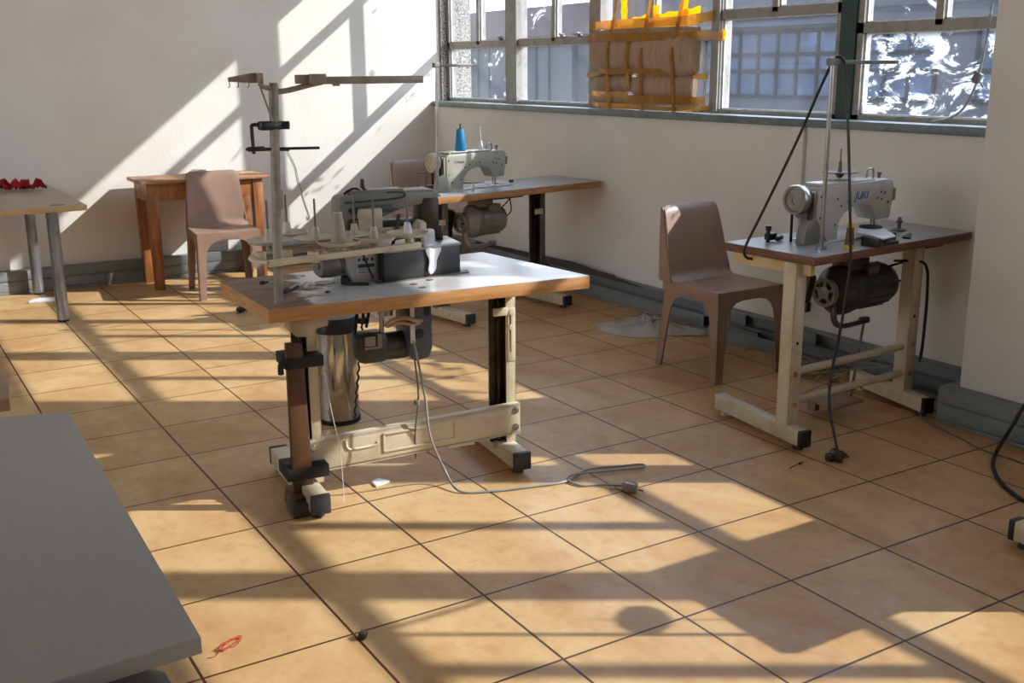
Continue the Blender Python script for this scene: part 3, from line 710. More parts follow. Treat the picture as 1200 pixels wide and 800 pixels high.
for k, (x, y) in enumerate(DISC):
    d = MB().lathe([(.0, .004), (.060, .003), (.069, .009), (.071, .008), (.064, -.002), (.012, -.004), (.008, -.03), (0, -.03)], (x, y, .922)).build('spool_disc', 'ivory', ts)
    if k != 3:
        MB().lathe([(0, .038), (.0095, .038), (.0115, .03), (.014, .004), (.014, 0)], (x, y, .925)).build('cone_seat', 'ivory' if k < 6 else 'white', d)
    if k != 3: MB().cyl((x, y, .92), (x, y, 1.053), .0035, seg=8).build('spool_pin', 'darksteel', d)
# motor and control under the table
mo = MB().box((-.115, -.025, .532), (.105, .10, .105), bev=.022).box((-.155, -.025, .535), (.045, .085, .085), bev=.02).lathe([(0, .10), (.044, .10), (.048, .08), (.048, .0), (.0, 0)], (-.075, -.02, .525), (1, 0, 0), 24).build('servo_motor', 'charcoal', f1)
MB().rng((-.15, -.079, .545), (-.112, -.072, .578), bev=.003).build('motor_window', 'motor_grey', mo)
MB().rng((-.105, -.080, .535), (-.09, -.072, .585), bev=.002).rng((-.15, -.080, .535), (-.095, -.072, .542), bev=.002).build('motor_trim', 'motor_grey', mo)
MB().rng((-.088, -.055, .575), (-.072, -.045, .66), bev=.002).rng((-.088, -.055, .645), (-.06, -.02, .66), bev=.002).rng((-.075, -.03, .63), (-.03, .02, ZT-.044), bev=.004).build('motor_bracket', 'steel', mo)
cb = MB().prism([(.0, .50), (.0, .685), (.018, .702), (.066, .702), (.085, .67), (.085, .52), (.072, .487), (.02, .478)], -.10, .04, 'y', bev=.008).build('control_unit', 'slate', f1)
MB().rng((.015, -.08, .695), (.065, -.02, ZT-.044), bev=.004).build('unit_bracket', 'charcoal', cb)
MB().rng((.004, -.104, .635), (.020, -.098, .685), bev=.001).build('white_label', 'white', cb)
MB().rng((.004, -.104, .545), (.020, -.098, .605), bev=.001).build('white_label', 'white', cb)
MB().rng((.055, -.103, .635), (.075, -.098, .668), bev=.002).build('rocker_switch', 'black', cb)
MB().lathe([(0, .006), (.016, .004), (.018, 0)], (.036, -.100, .575), (0, -1, 0)).build('dial', 'black', cb)
MB().tube([(-.07, -.06, .605), (-.05, -.08, .628), (-.01, -.10, .636), (.02, -.112, .625), (.045, -.104, .622)], .007, 8, 5).tube([(-.06, -.05, .60), (-.03, -.09, .618), (.01, -.11, .612), (.04, -.104, .615)], .005, 8, 5).build('wire_bundle', 'ivory', cb)
MB().tube([(-.10, -.02, ZT-.045), (-.128, -.03, .60)], .005, 6, 0).tube([(-.14, .0, ZT-.045), (-.165, -.01, .56)], .006, 6, 0).build('drive_belt', 'rubber', f1)
MB().cyl((-.128, .0, .62), (-.128, .0, ZT-.045), .005).lathe([(0, .02), (.02, .018), (.02, 0), (0, 0)], (-.128, 0, .61)).build('lifter_rod', 'oil_shade', f1)
pc = []
for k in range(40):
    t = k/39; pc.append((-.085-.06*t+.004*math.sin(k*2.2), .1, .70-.46*t))
MB().tube(pc, .004, 5, 0).build('chain', 'black', f1)
MB().tube([(.03, -.06, .49), (.045, -.05, .34), (.04, -.02, .20), (.045, .0, .09)], .0035, 6, 4).lathe([(0, .012), (.011, .008), (.011, -.008), (0, -.012)], (.04, -.045, .315)).build('treadle_rod', 'darksteel', f1)
# power flex: from the control unit down to the floor, looped, moulded plug
def wl(parent, pts):
    mw = Matrix.Translation(parent.location) @ parent.rotation_euler.to_matrix().to_4x4(); inv = mw.inverted()
    return [inv @ Vector(p) for p in pts]
MB().tube([(.012, -.104, .555), (.022, -.115, .49), (.04, -.13, .35), (.05, -.14, .22)] + wl(f1, [(.70, .80, .06), (.705, .70, .008), (.80, .642, .005), (.935, .603, .005), (1.073, .575, .006), (1.20, .625, .007), (1.34, .585, .007), (1.405, .555, .009), (1.385, .53, .009), (1.28, .565, .008), (1.13, .600, .012), (1.085, .575, .007), (1.10, .515, .005), (1.16, .485, .006), (1.215, .41, .014)]), .0042, 6, 6).build('power_flex', 'greycable', f1)
pl = MB()
P0 = wl(f1, [(1.22, .385, .018)])[0]
pl.box(P0, (.042, .05, .034), (.2, .1, .9), .009).box(P0+Vector((.0, .03, -.004)), (.018, .03, .016), (0, 0, .9), .004)
for dx in (-.012, .012): pl.box(P0+Vector((dx+.01, -.034, -.004)), (.005, .02, .005), (0, 0, .4))
pl.build('plug', 'motor_grey', f1)
MB().tube([(-.285, -.05, .47), (-.27, -.055, .33), (-.25, -.06, .20), (-.245, -.065, .06), (-.25, -.08, .004)], .0011, 5, 5).build('loose_thread', 'paper', f1)

# white cloth hanging on the control box
cw = f1.matrix_basis
def cf(u, v):
    w = .026*(1-v)**.6+.003+.004*math.sin(v*9)
    x = .112+(u-.5)*2*w-.012*v*v; y = -.062-.004*math.sin(u*7)-.004*v+.01*u; z = ZT+.112-.10*v
    if v < .12: y += .05*(.12-v)/.12; z = ZT+.113
    return f1_m @ Vector((x, y, z))
f1_m = Matrix.Translation((.58, .88, 0)) @ Matrix.Rotation(math.radians(-6), 4, 'Z')
tag(MB().sheet(8, 12, cf, .0015).build('cloth_scrap', 'cloth'), 'small white cloth scrap hanging over the front of the dark control box', 'cloth')
# cone standing on the fourth disc
p = f1_m @ Vector((-.259, -.200, .926))
c3 = thing('thread_cone', 'empty cream cone on the middle disc of the front thread stand', 'thread cone', p, 0, 'thread cones')
MB().lathe([(0, .093), (.010, .094), (.0135, .09), (.027, .0), (.0, .0)]).build('cone', 'cone', c3)
MB().lathe([(.009, .0), (.0142, .001), (.0145, .004), (.009, .006)], (0, 0, .089)).build('rim', 'ivory', c3)
# thread snips lying on the worn end
p = f1_m @ Vector((-.395, -.09, ZT+.004))
sn = thing('thread_clipper', 'small black-handled clipper lying on the worn left end of the front table', 'clipper', p, 30)
MB().box((0, 0, .008), (.07, .02, .012), (0, -.1, 0), .003).build('handle', 'black', sn)
MB().box((.015, -.004, .015), (.05, .010, .003), (0, -.1, .1), .001).box((.06, .0, .012), (.06, .006, .003), (0, -.12, .05), .001).build('blade', 'steel', sn)
for (x, y, s_, lb) in ((-.29, -.146, .007, 'tiny dark lint ball near the front edge of the worn tabletop'), (-.44, .10, .012, 'dark lint tuft on the far left corner of the worn tabletop')):
    p = f1_m @ Vector((x, y, ZT))
    tag(place(MB().lathe([(0, s_), (s_*.8, s_*.8), (s_, s_*.4), (s_*.8, 0), (0, 0)]).box((s_, 0, s_*.3), (s_*1.6, s_*.5, s_*.4), (0, 0, .5)).build('lint_tuft', 'oil_shade'), p), lb, 'lint', 'lint on the front table')

# shiny bin behind the front table
bn = thing('steel_bin', 'tall polished steel bin with black rim standing under the front table', 'bin', (.668, 1.69, 0))
MB().lathe([(0, .0), (.088, .0), (.088, .395), (.084, .395), (.084, .012), (0, .012)], seg=48).build('body', 'chrome', bn)
MB().lathe([(.0875, .0), (.091, .0), (.091, .018), (.0875, .018)], seg=48).build('base_ring', 'rubber', bn)
MB().lathe([(.084, .392), (.091, .392), (.092, .43), (.086, .455), (.0, .46), (0, .45), (.08, .44)], seg=48).build('rim', 'black', bn)

# ------------------------------------------------------------------ chairs
def make_chair(label, loc, rz):
    t = thing('plastic_chair', label, 'chair', loc, rz, 'taupe plastic chairs')
    W, D, H = .204, .205, .432
    def sf(u, v):
        x = (u-.5)*2*W*(1-.05*v); y = -D+v*(2*D-.01)
        z = H-.014*math.sin(PI*u)*math.sin(PI*min(1, v*.9+.05))
        if v < .08: z -= .014*(1-v/.08)**2
        return Vector((x, y, z))
    s = MB().sheet(16, 14, sf, .006)
    # apron skirts between the legs
    s.prism([(-W, H), (W, H), (W, H-.05), (-W, H-.05)], -D-.004, -D+.002, 'y', bev=.002)
    for sg in (-1, 1): s.prism([(-D, H), (D-.01, H), (D-.01, H-.05), (-D, H-.05)], sg*W-.003, sg*W+.003, 'x', bev=.002)
    s.build('seat', 'chair', t)
    def bf(u, v):
        w = .196*(1-v)+.168*v; x = (u-.5)*2*w
        e = abs(2*u-1)
        zt_ = .79-.012*e**14
        y = D-.045+.035*v+.045*v*v+.018*math.sin(PI*u)*(1-v*.4)
        if v < .12: y -= .05*(1-v/.12)**2
        z = H-.006+(zt_-H+.006)*v
        if v > .955: y += .012*((v-.955)/.045)
        return Vector((x, y, z))
    MB().sheet(16, 26, bf, .006).build('backrest', 'chair', t)
    # side wings run from the top of the back into the rear legs
    for sg in (-1, 1):
        wg = MB()
        poly = [(D+.038, .765), (D+.05, .78), (D+.062, .78), (D+.052, .62), (D+.03, H), (D-.06, H-.03), (D-.045, H+.05), (D-.005, .60)]
        b = bmesh.new()
        def wx_(z): return sg*(.196-(z-H)/.36*.028)
        A = [b.verts.new((wx_(z)+sg*.003, y, z)) for y, z in poly]; B = [b.verts.new((wx_(z)-sg*.003, y, z)) for y, z in poly]
        b.faces.new(A); b.faces.new(B[::-1])
        for i in range(len(poly)): b.faces.new((A[i], B[i], B[(i+1) % len(poly)], A[(i+1) % len(poly)]))
        bmesh.ops.recalc_face_normals(b, faces=b.faces[:]); wg._add(b); wg.build('side_wing', 'chair', t)
    def leg(sx, sy):
        mb = MB()
        y0 = -D-.004 if sy < 0 else D-.03
        sp = .014 if sy < 0 else .05
        # front/back-facing plate
        def plate(axis):
            b = bmesh.new()
            if axis == 'y': prof = [(0, H), (0, 0), (.042, 0), (.052, .25), (.060, .315), (.078, .35), (.11, .374), (.15, .382), (.15, H)]
            else: prof = [(0, H), (0, 0), (.042, 0), (.054, .25), (.064, .315), (.085, .35), (.12, .374), (.15, .382), (.15, H)]
            A, B = [], []
            for q, z in prof:
                fl = 1-z/H
                if axis == 'y':
                    x = sx*(W+.012*fl-q); y = y0+sy*sp*fl
                    A.append(b.verts.new((x, y, z))); B.append(b.verts.new((x, y-sy*.006, z)))
                else:
                    x = sx*(W+.012*fl); y = y0+sy*sp*fl-sy*q
                    A.append(b.verts.new((x, y, z))); B.append(b.verts.new((x-sx*.006, y, z)))
            b.faces.new(A); b.faces.new(B[::-1]); n = len(A)
            for i in range(n): b.faces.new((A[i], B[i], B[(i+1) % n], A[(i+1) % n]))
            bmesh.ops.recalc_face_normals(b, faces=b.faces[:]); mb._add(b)
        plate('y'); plate('x')
        mb.build('leg', 'chair', t)
    for sx_ in (-1, 1):
        for sy_ in (-1, 1): leg(sx_, sy_)
    return t
make_chair('taupe moulded plastic chair facing out between the middle table and the right-hand machine', (2.575, 1.43, 0), 0)
make_chair('taupe moulded plastic chair in sun in front of the wooden desk', (1.085, 4.62, 0), -6)
make_chair('taupe moulded plastic chair half hidden near the far corner behind the machines', (2.62, 4.62, 0), 2)

# ------------------------------------------------------------------ TYPICAL machine (far, by the window wall)
t1 = thing('industrial_sewing_machine', 'lockstitch machine with a teal cone on top, grey table against the far window wall', 'sewing machine', (2.42, 3.2, 0), 8)
tabletop(t1, [(-.697, -.242), (.60, -.222), (.645, .255), (-.61, .29)], ZT, .04, 'greylam', 'plyedge')
th_ = lockstitch_head(t1, -.235, .02, ZT, .93, 'typ_green', 'TYPICAL', 'darkink', .021, 'ivory')
clutch_motor(t1, -.30, -.03, .565, 'motor_grey', .088, .25)
thread_stand(t1, -.665, -.215, ZT, .725, .27, 'steel', .018)
for x in (.255, -.50):
    lg = post(t1, x, .0, .07, ZT-.04, .085, .06, 'darksteel')
    MB().rng((x-.045, -.036, .56), (x+.02, -.028, .595), bev=.003).build('clamp_band', 'cream2', lg)
    h_foot(t1, x, -.28, x, .28, .06, .055, .02, 'cream', 'charcoal')
MB().rng((-.50, .005, .10), (.255, .015, .20), bev=.003).build('crossbeam', 'cream', t1)
MB().rng((-.14, -.06, ZT-.075), (.10, .06, ZT-.04), bev=.01).rng((-.05, -.10, ZT-.065), (.04, .0, ZT-.04), bev=.01).build('oil_pan', 'oil_shade', t1)
MB().tube([(-.08, -.04, .62), (-.04, -.06, .66), (.0, -.06, .70), (.02, -.05, ZT-.05)], .004, 6, 4).tube([(-.06, -.03, .56), (.0, -.05, .60), (-.005, -.05, .68)], .004, 6, 4).build('motor_flex', 'cable', t1)
bw = MB().tube([(-.60, .06, ZT), (-.60, .06, ZT+.10), (-.595, .06, ZT+.107), (-.55, .06, ZT+.107), (-.545, .06, ZT+.10), (-.545, .06, ZT)], .0055, 8, 2).box((-.53, .05, ZT+.02), (.07, .05, .03), bev=.008).cyl((-.57, .03, ZT), (-.57, .03, ZT+.05), .008)
bw.build('bobbin_winder', 'darksteel', t1)
MB().cyl((-.345, -.13, ZT), (-.345, -.13, ZT+.055), .006, .004).build('knee_pin', 'cream', t1)
MB().box((.13, .10, ZT+.009), (.025, .02, .018), bev=.003).build('guide_block', 'darksteel', t1)
MB().rng((-.10, -.04, ZT), (.03, .09, ZT+.003), bev=.001).build('slide_plate', 'chrome', t1)
MB().tube([(-.34, .20, ZT), (-.2, .205, ZT+.008), (.0, .205, ZT)], .004, 6, 3).build('rear_wire', 'darkedge', t1)
# reel stand on the head: two pins
t1m = Matrix.Translation((2.42, 3.2, 0)) @ Matrix.Rotation(math.radians(8), 4, 'Z')
MB().rng((-.41, -.03, ZT+.217), (-.14, .05, ZT+.223), bev=.002).lathe([(0, .05), (.006, .05), (.011, .02), (.016, .0), (0, 0)], (-.175, .01, ZT+.223)).cyl((-.175, .01, ZT+.26), (-.18, .01, ZT+.355), .002, seg=8).build('reel_plate', 'white', t1)
p = t1m @ Vector((-.335, .0, ZT+.224))
tc_ = thing('thread_cone', 'teal thread cone standing on top of the far machine head', 'thread cone', p, 0, 'thread cones')
MB().lathe([(0, .125), (.020, .125), (.0225, .12), (.033, .006), (.031, .0), (0, 0)]).build('wound_thread', 'teal', tc_)
MB().cyl((0, 0, .11), (0, 0, .155), .004, seg=10).cyl((0, 0, .123), (0, 0, .129), .010).build('spindle', 'oil_shade', tc_)

# ------------------------------------------------------------------ JUKI machine (right, under the window)
def juki_station(label, loc, rz, quad, feet, stand=(-.355, -.126), disc=(-.03, .07), lf=.79):
    j = thing('industrial_sewing_machine', label, 'sewing machine', loc, rz)
    t = tabletop(j, quad, ZT, .034, 'greylam', 'darkedge')
    (lx0, ly0, lx1, ly1), (rx0, ry0, rx1, ry1) = feet
    lm = (lx0*lf+lx1*(1-lf)+.008, ly0*lf+ly1*(1-lf)); rm = (rx0*.66+rx1*.34, ry0*.66+ry1*.34)
    for (cx, cy), (a, b, c, d) in ((lm, feet[0]), (rm, feet[1])):
        lg = MB().rng((cx-.030, cy-.03, .07), (cx+.030, cy-.024, ZT-.034), bev=.0015).rng((cx+.024, cy-.03, .07), (cx+.030, cy+.03, ZT-.034)).rng((cx-.030, cy-.03, .07), (cx-.024, cy+.03, ZT-.034)).build('leg', 'cream2', j)
        for z in (.16, .285): MB().lathe([(0, .01), (.008, .009), (.012, .004), (.012, 0)], (cx, cy-.03, z), (0, -1, 0), 12).build('bolt', 'plyedge', lg)
        MB().lathe([(0, .002), (.007, .002), (.007, 0)], (cx, cy-.03, .41), (0, -1, 0), 12).build('bolt_hole', 'black', lg)
        h_foot(j, a, b, c, d, .05, .062, .02, 'cream2', 'black', j.name != 'industrial_sewing_machine.002')
    for z in (.285, .165):
        MB().cyl((lm[0]+.04, lm[1], z), (rm[0]-.03, rm[1], z-.01), .0155, seg=16).build('crossbar', 'cream2', j)
    MB().cyl((lm[0]+.1, lm[1]+.01, .18), (rm[0]-.08, rm[1]+.01, .27), .004).cyl((lm[0]+.1, lm[1]+.01, .262), (rm[0]-.06, rm[1]+.02, .19), .004).build('cross_rods', 'steel', j)
    MB().rng((quad[0][0]+.02, quad[0][1]+.035, ZT-.080), (quad[0][0]+.045, quad[3][1]-.03, ZT-.034), bev=.002).build('support_board', 'rawwood', j)
    MB().rng((rm[0]+.04, rm[1]-.03, ZT-.06), (rm[0]+.16, rm[1]+.2, ZT-.034), bev=.002).build('support_board', 'darkedge', j)
    lockstitch_head(j, -.015, .035, ZT, 1.0, 'head_cream', 'JUKI', 'blueink', .044)
    clutch_motor(j, -.10, -.01, .545, 'motor_black', .092, .33)
    thread_stand(j, *stand, ZT, .722, .39, 'steel', -.006)
    MB().box((-.06, .0, .065), (.20, .17, .014), (.08, 0, 0), .004).rng((-.15, .02, .02), (-.12, .06, .06)).build('treadle', 'tan', j)
    MB().cyl((.03, -.06, .41), (-.01, -.05, .08), .006, seg=8).lathe([(0, .02), (.012, .014), (.012, -.014), (0, -.02)], (.012, -.055, .25)).build('treadle_rod', 'darksteel', j)
    # spool disc and pin over the head
    dx, dy = disc
    MB().lathe([(0, .004), (.075, .002), (.078, .006), (.02, -.003), (.009, -.02), (0, -.02)], (dx, dy, ZT+.262)).cyl((dx, dy, ZT+(.235 if dx > -.1 else 0)), (dx, dy, ZT+.36), .003, seg=8).cyl((dx, dy, ZT+.262), (dx, dy, ZT+.31), .009, .006, 10).build('spool_holder', 'darksteel', j)
    MB().box((-.365, .125, ZT+.022), (.05, .03, .03), bev=.008).cyl((-.385, .12, ZT), (-.385, .12, ZT+.065), .008).lathe([(0, .02), (.012, .018), (.012, 0), (0, 0)], (-.385, .12, ZT+.05)).box((-.33, .11, ZT+.014), (.06, .02, .02), (0, 0, .4), .006).build('bobbin_winder', 'black', j)
    return j, t
j1, jt = juki_station('lockstitch machine with blue lettering and black motor, brown-edged table under the window by the pillar', (2.55, .62, 0), 3,
                  [(-.515, -.232), (.525, -.205), (.545, .262), (-.52, .231)], ((-.528, -.240, -.440, .282), (.222, -.262, .335, .185)))
MB().prism([(-.10, -.09), (.075, .01), (.06, -.11), (-.06, -.245), (-.155, -.26)], ZT+.036, ZT+.042, 'z', bev=.001).build('raised_plate', 'white', j1)
# things lying on that table
jm = Matrix.Translation((2.55, .62, 0)) @ Matrix.Rotation(math.radians(3), 4, 'Z')
MB().lathe([(0, .006), (.046, .006), (.048, 0), (0, 0)], (.045, -.045, ZT+.042)).build('oval_pad', 'black', j1)
MB().rng((-.15, -.235, ZT), (-.12, -.15, ZT+.036), bev=.004).rng((.0, -.17, ZT), (.05, -.12, ZT+.036), bev=.004).rng((-.12, -.22, ZT), (.0, -.15, ZT+.014), bev=.004).build('plate_foot', 'oil_shade', j1)
MB().lathe([(0, .002), (.03, .003), (.032, .006), (.008, .012), (.007, .03), (.013, .036), (.013, .042), (.008, .048), (.008, .058), (0, .06)], (.30, .0, ZT)).build('tension_post', 'darksteel', j1)
p = jm @ Vector((.175, -.13, ZT+.0005))
tag(place(MB().prism([(-.06, -.012), (.055, -.02), (.062, -.008), (-.045, .02)], 0, .008, 'z', bev=.002).build('guide_strip', 'black'), p, 40), 'flat black metal strip lying on the brown-edged table right of the raised plate', 'strip')
p = jm @ Vector((-.252, -.176, ZT))
tb = thing('thread_cone', 'brown thread on a slim yellow-ended cone, standing on the right-hand table', 'thread cone', p, 0, 'thread cones')
MB().lathe([(0, .014), (.0185, .014), (.0135, .085), (0, .085)]).build('wound_thread', 'brownthread', tb)
MB().lathe([(0, 0), (.021, 0), (.020, .016), (0, .016)]).lathe([(0, .084), (.0145, .084), (.013, .100), (.008, .101), (.008, .09)]).build('cone', 'yellow', tb)
# power lead draped over the thread stand
MB().tube([(-.48, .10, .70), (-.53, .10, .715), (-.545, .09, .76), (-.50, .05, .90), (-.42, -.03, 1.17), (-.375, -.10, 1.39), (-.345, -.126, 1.475), (-.31, -.14, 1.46), (-.30, -.15, 1.35), (-.308, -.18, 1.19), (-.335, -.225, .98), (-.325, -.242, .74), (-.335, -.245, .62), (-.35, -.24, .47), (-.38, -.23, .20)] + wl(j1, [(2.09, .23, .03)]), .0055, 8, 6).build('power_flex', 'cable', j1)
P0 = wl(j1, [(2.06, .205, .026)])[0]
pl = MB().box(P0, (.045, .055, .04), (.3, .2, .5), .010).box(P0+Vector((-.03, .01, -.006)), (.02, .03, .03), (0, 0, .3), .006)
for a, b in ((.03, .012), (.03, -.014), (.02, -.03)): pl.box(P0+Vector((a, b, -.005)), (.022, .006, .006), (0, 0, .1))
pl.build('plug', 'oil_shade', j1)
MB().tube([(.10, -.03, .60), (.22, -.05, .625), (.33, -.08, .64), (.30, -.12, .63)], .005, 6, 5).tube([(.21, -.02, .545), (.28, -.05, .55), (.36, -.09, .60)], .005, 6, 4).build('motor_flex', 'cable', j1)
MB().tube([(.20, -.06, .645), (.27, -.14, .645), (.305, -.15, .61), (.318, -.15, .55), (.325, -.15, .44), (.322, -.15, .27), (.318, -.145, .2)], .009, 8, 6, .6).build('hanging_strap', 'greenfab', j1)

# fourth machine, standing just right of the picture: only its foot shows, its shadow lies on the floor
j2, _ = juki_station('machine table at the right edge, only its pale black-capped foot in view', (2.40, -1.0, 0), 0,
                  [(-.575, -.275), (.525, -.275), (.525, .265), (-.575, .265)], ((-.43, -.35, -.43, .40), (.33, -.35, .33, .40)), (-.53, -.19), (-.425, -.165), .62)

# ------------------------------------------------------------------ other tables
wd = thing('wooden_desk', 'old orange-brown wooden desk with worn top against the back wall', 'desk', (1.10, 5.12, 0), 0)
MB().rng((-.45, -.215, .715), (.42, .205, .738), bev=.004).build('desk_top', 'desk_top', wd)
MB().rng((-.41, -.18, .60), (.38, -.155, .715), bev=.002).rng((-.41, .15, .60), (.38, .17, .715), bev=.002).rng((-.41, -.18, .60), (-.385, .17, .715)).rng((.355, -.18, .60), (.38, .17, .715)).build('apron', 'desk_wood', wd)
for x in (-.375, .345):
    for y in (-.155, .15):
        MB().prism([(x-.036, .715), (x+.036, .715), (x+.030, 0), (x-.026, 0)], y-.036, y+.036, 'y', bev=.003).build('leg', 'desk_wood', wd)
pk = thing('paper_packet', 'flat white paper packet lying on the wooden desk top', 'paper', (1.15, 5.24, .738), 8)
MB().rng((-.075, -.05, 0), (.075, .05, .024), bev=.006).build('packet', 'paper', pk)
MB().rng((-.06, -.035, .024), (.02, .03, .034), bev=.004).build('folded_sheet', 'paper', pk)

lt = thing('meeting_table', 'beige-topped table with round silver tube legs at the left by the back wall', 'table', (-.60, 4.66, 0), 0)
MB().rng((-.95, -.69, .692), (.735, .69, .72), bev=.002).build('table_top', 'melamine', lt)
MB().rng((-.951, -.693, .690), (.737, -.687, .7195), bev=.001).rng((.733, -.692, .690), (.738, .692, .7195), bev=.001).build('edge_band', 'melamine_edge', lt)
for x in (-.85, .60):
    for y in (-.34, .60):
        lg = MB().cyl((x, y, .012), (x, y, .692), .034, seg=32).cyl((x, y, .67), (x, y, .692), .045, seg=32).build('leg', 'tube', lt)
        MB().cyl((x, y, 0), (x, y, .014), .03, seg=24).build('glide', 'black', lg)
MB().lathe([(0, .002), (.04, .002), (.042, 0)], (.60, -.60, .7195)).build('cable_grommet', 'darkedge', lt)
rc = thing('red_fabric', 'crumpled red ribbon-like fabric on the beige left-hand table', 'fabric', (-.06, 4.98, .72))
def rf(u, v, a, ox, oy):
    x = ox+(u-.5)*.16; y = oy+(v-.5)*.08
    return Vector((x, y, .006+.055*abs(math.sin(u*6+a)*math.cos(v*4+a))+.018*math.sin(u*17+v*11+a)**2))
for k, (ox, oy) in enumerate(((-.14, .05), (-.03, .05), (.06, -.0), (-.24, .04))):
    MB().sheet(16, 8, lambda u, v: rf(u, v, k*1.7, ox, oy), .003).build('fold', 'redcloth', rc)

nd_ = thing('grey_desk', 'plain grey desk in the near left corner with a square front corner', 'desk', (-1.45, -.60, 0), 0)
MB().prism([(-.55, -.60), (.785, -.53), (.81, .565), (.62, .615), (-.55, .66)], .718, .743, 'z', bev=.003).build('desk_top', 'greydesk', nd_)
for x, y in ((-.48, -.42), (-.48, .5), (.60, .40), (.60, -.25)): MB().rng((x-.025, y-.025, 0), (x+.025, y+.025, .718), bev=.003).build('leg', 'charcoal', nd_)
bc = thing('padded_stool', 'black padded stool top with rounded corners tucked under the near grey desk', 'stool', (-.90, -1.24, 0))
MB().rng((-.21, -.20, .60), (.208, .205, .682), bev=.035).build('seat', 'black', bc)
for x, y in ((-.15, -.14), (.15, -.14), (-.15, .14), (.15, .14)): MB().cyl((x*1.2, y*1.2, 0), (x, y, .615), .014).build('leg', 'charcoal', bc)

n2 = thing('tan_desk', 'tan-topped desk cut off by the left edge behind the grey desk', 'desk', (-1.5, .62, 0))
MB().prism([(-.5, -.42), (.765, -.48), (.78, -.35), (.78, .55), (-.5, .55)], .712, .742, 'z', bev=.002).build('desk_top', 'tan', n2)
for x in (-.45, .70):
    for y in (-.35, .45): MB().rng((x-.025, y-.025, 0), (x+.025, y+.025, .712), bev=.003).build('leg', 'charcoal', n2)

# ------------------------------------------------------------------ bits on the floor
def bagf(u, v):
    a = u*2*PI; r = v
    R = Matrix.Rotation(-.85, 3, 'Z')
    x = .34*r*math.cos(a)*(1+.18*math.sin(3*a+1)); y = .17*r*math.sin(a)*(1+.2*math.cos(4*a))
    z = .014+.06*(1-r)**.6*abs(math.sin(5*a*.5+r*6))+.03*abs(math.sin(a*7+r*9))*abs(math.sin(a*11+r*21))
    return Vector((2.76, 2.24, 0)) + R @ Vector((x, y, max(.004, z*(1.1-r))))
bg = MB().sheet(40, 8, bagf, .001)
tag(bg.build('plastic_bag', 'bag', sharp=180), 'crumpled clear plastic bag on the tiles beside the wall trunking', 'plastic bag')
tl = thing('loose_trunking_cover', 'long dark trunking cover leaning on the wall behind the front table corner', 'trunking cover', (3.03, 3.0, .158), 0)
MB().prism([(-.42, 0), (1.6, -.0), (1.6, .02), (.30, .05), (-.36, .008)], -.03, -.022, 'x', bev=.001).prism([(-.1, .0), (1.2, .0), (1.2, .016), (-.05, .016)], .0, .035, 'x', bev=.002).build('cover', 'trunk_in', tl)
tl2 = thing('loose_trunking_cover', 'fallen trunking lid on the floor behind the right-hand plastic chair', 'trunking cover', (2.97, 1.62, .0), 4)
MB().rng((-.01, -.24, .002), (.0, .30, .07), bev=.002).rng((-.01, -.24, .0), (.03, .30, .006), bev=.002).build('lid', 'trunk', tl2)
pu = thing('plug_on_flex', 'small black three-pin plug on a thin flex behind the front table', 'plug', (.965, 3.95, 0), 20)
MB().box((0, 0, .02), (.05, .04, .03), bev=.008).build('plug_body', 'black', pu)
for k in (-.014, 0, .014): MB().box((k, -.0, .04), (.005, .006, .022)).build('pin', 'steel', pu)
MB().tube([(.02, .0, .012), (.10, -.02, .005), (.2, -.06, .004), (.33, -.05, .004), (.45, -.12, .004)], .004, 6, 5).build('flex', 'cable', pu)
tag(place(MB().prism([(-.09, -.05), (.08, -.06), (.10, .05), (-.06, .06)], 0, .012, 'z', bev=.002).build('paper_scrap', 'paper'), (-.01, 5.0, .0), -8), 'white folded paper on the floor behind the silver table leg', 'paper', 'paper scraps on the floor')
tag(place(MB().prism([(-.03, -.02), (.035, -.025), (.03, .03), (-.01, .025)], 0, .008, 'z', bev=.002).build('paper_scrap', 'paper'), (.50, .93, .0), 20), 'small white scrap on the floor under the front table', 'paper', 'paper scraps on the floor')
th = thing('tangled_thread', 'tangle of rust-red thread on the tiles beside the near grey desk', 'thread', (-.30, .118, .001), 18)
tp = MB()
for k in range(4):
    tp.tube([((.040+.008*math.sin(k*2+i*.7))*math.cos(i*.7+k), (.014+.006*math.sin(i*1.9+k))*math.sin(i*.7+k*1.3), .002+.0015*(k % 3)) for i in range(11)], .0009, 5, 4)
tp.tube([(-.07, -.012, .001), (-.055, -.022, .002), (-.03, -.01, .003), (.01, .012, .003), (.05, .016, .002)], .0009, 5, 4)
tp.build('strands', 'redthread', th)
tag(place(MB().box((0, 0, .01), (.022, .02, .02), (.2, .1, .5), .003).box((-.012, .0, .008), (.02, .004, .004)).build('dark_stopper', 'oil_shade'), (.012, -.035, 0), 10), 'little dark rubber stopper lying on a tile joint near the bottom', 'stopper')
ll = MB()
random.seed(3)
for k in range(46):
    x = max(-.1, min(.13, random.gauss(0, .09))); y = random.gauss(0, .15); a = random.random()*PI
    L = .02+random.random()*.05
    ll.tube([(x-L*math.cos(a), y-L*math.sin(a), .003), (x, y, .01+random.random()*.03), (x+L*math.cos(a), y+L*math.sin(a), .003)], .0022, 5, 2)
for k in range(14):
    x = max(-.1, min(.13, random.gauss(0, .09))); y = random.gauss(0, .13)
    ll.box((x, y, .008), (.03+.03*random.random(), .02+.02*random.random(), .012), (0, .2, random.random()*3), .003)
tag(place(ll.build('fabric_offcuts', 'fluff'), (2.895, 1.08, 0)), 'litter of lint and offcuts on the floor under the right-hand machine', 'litter', kind='stuff')
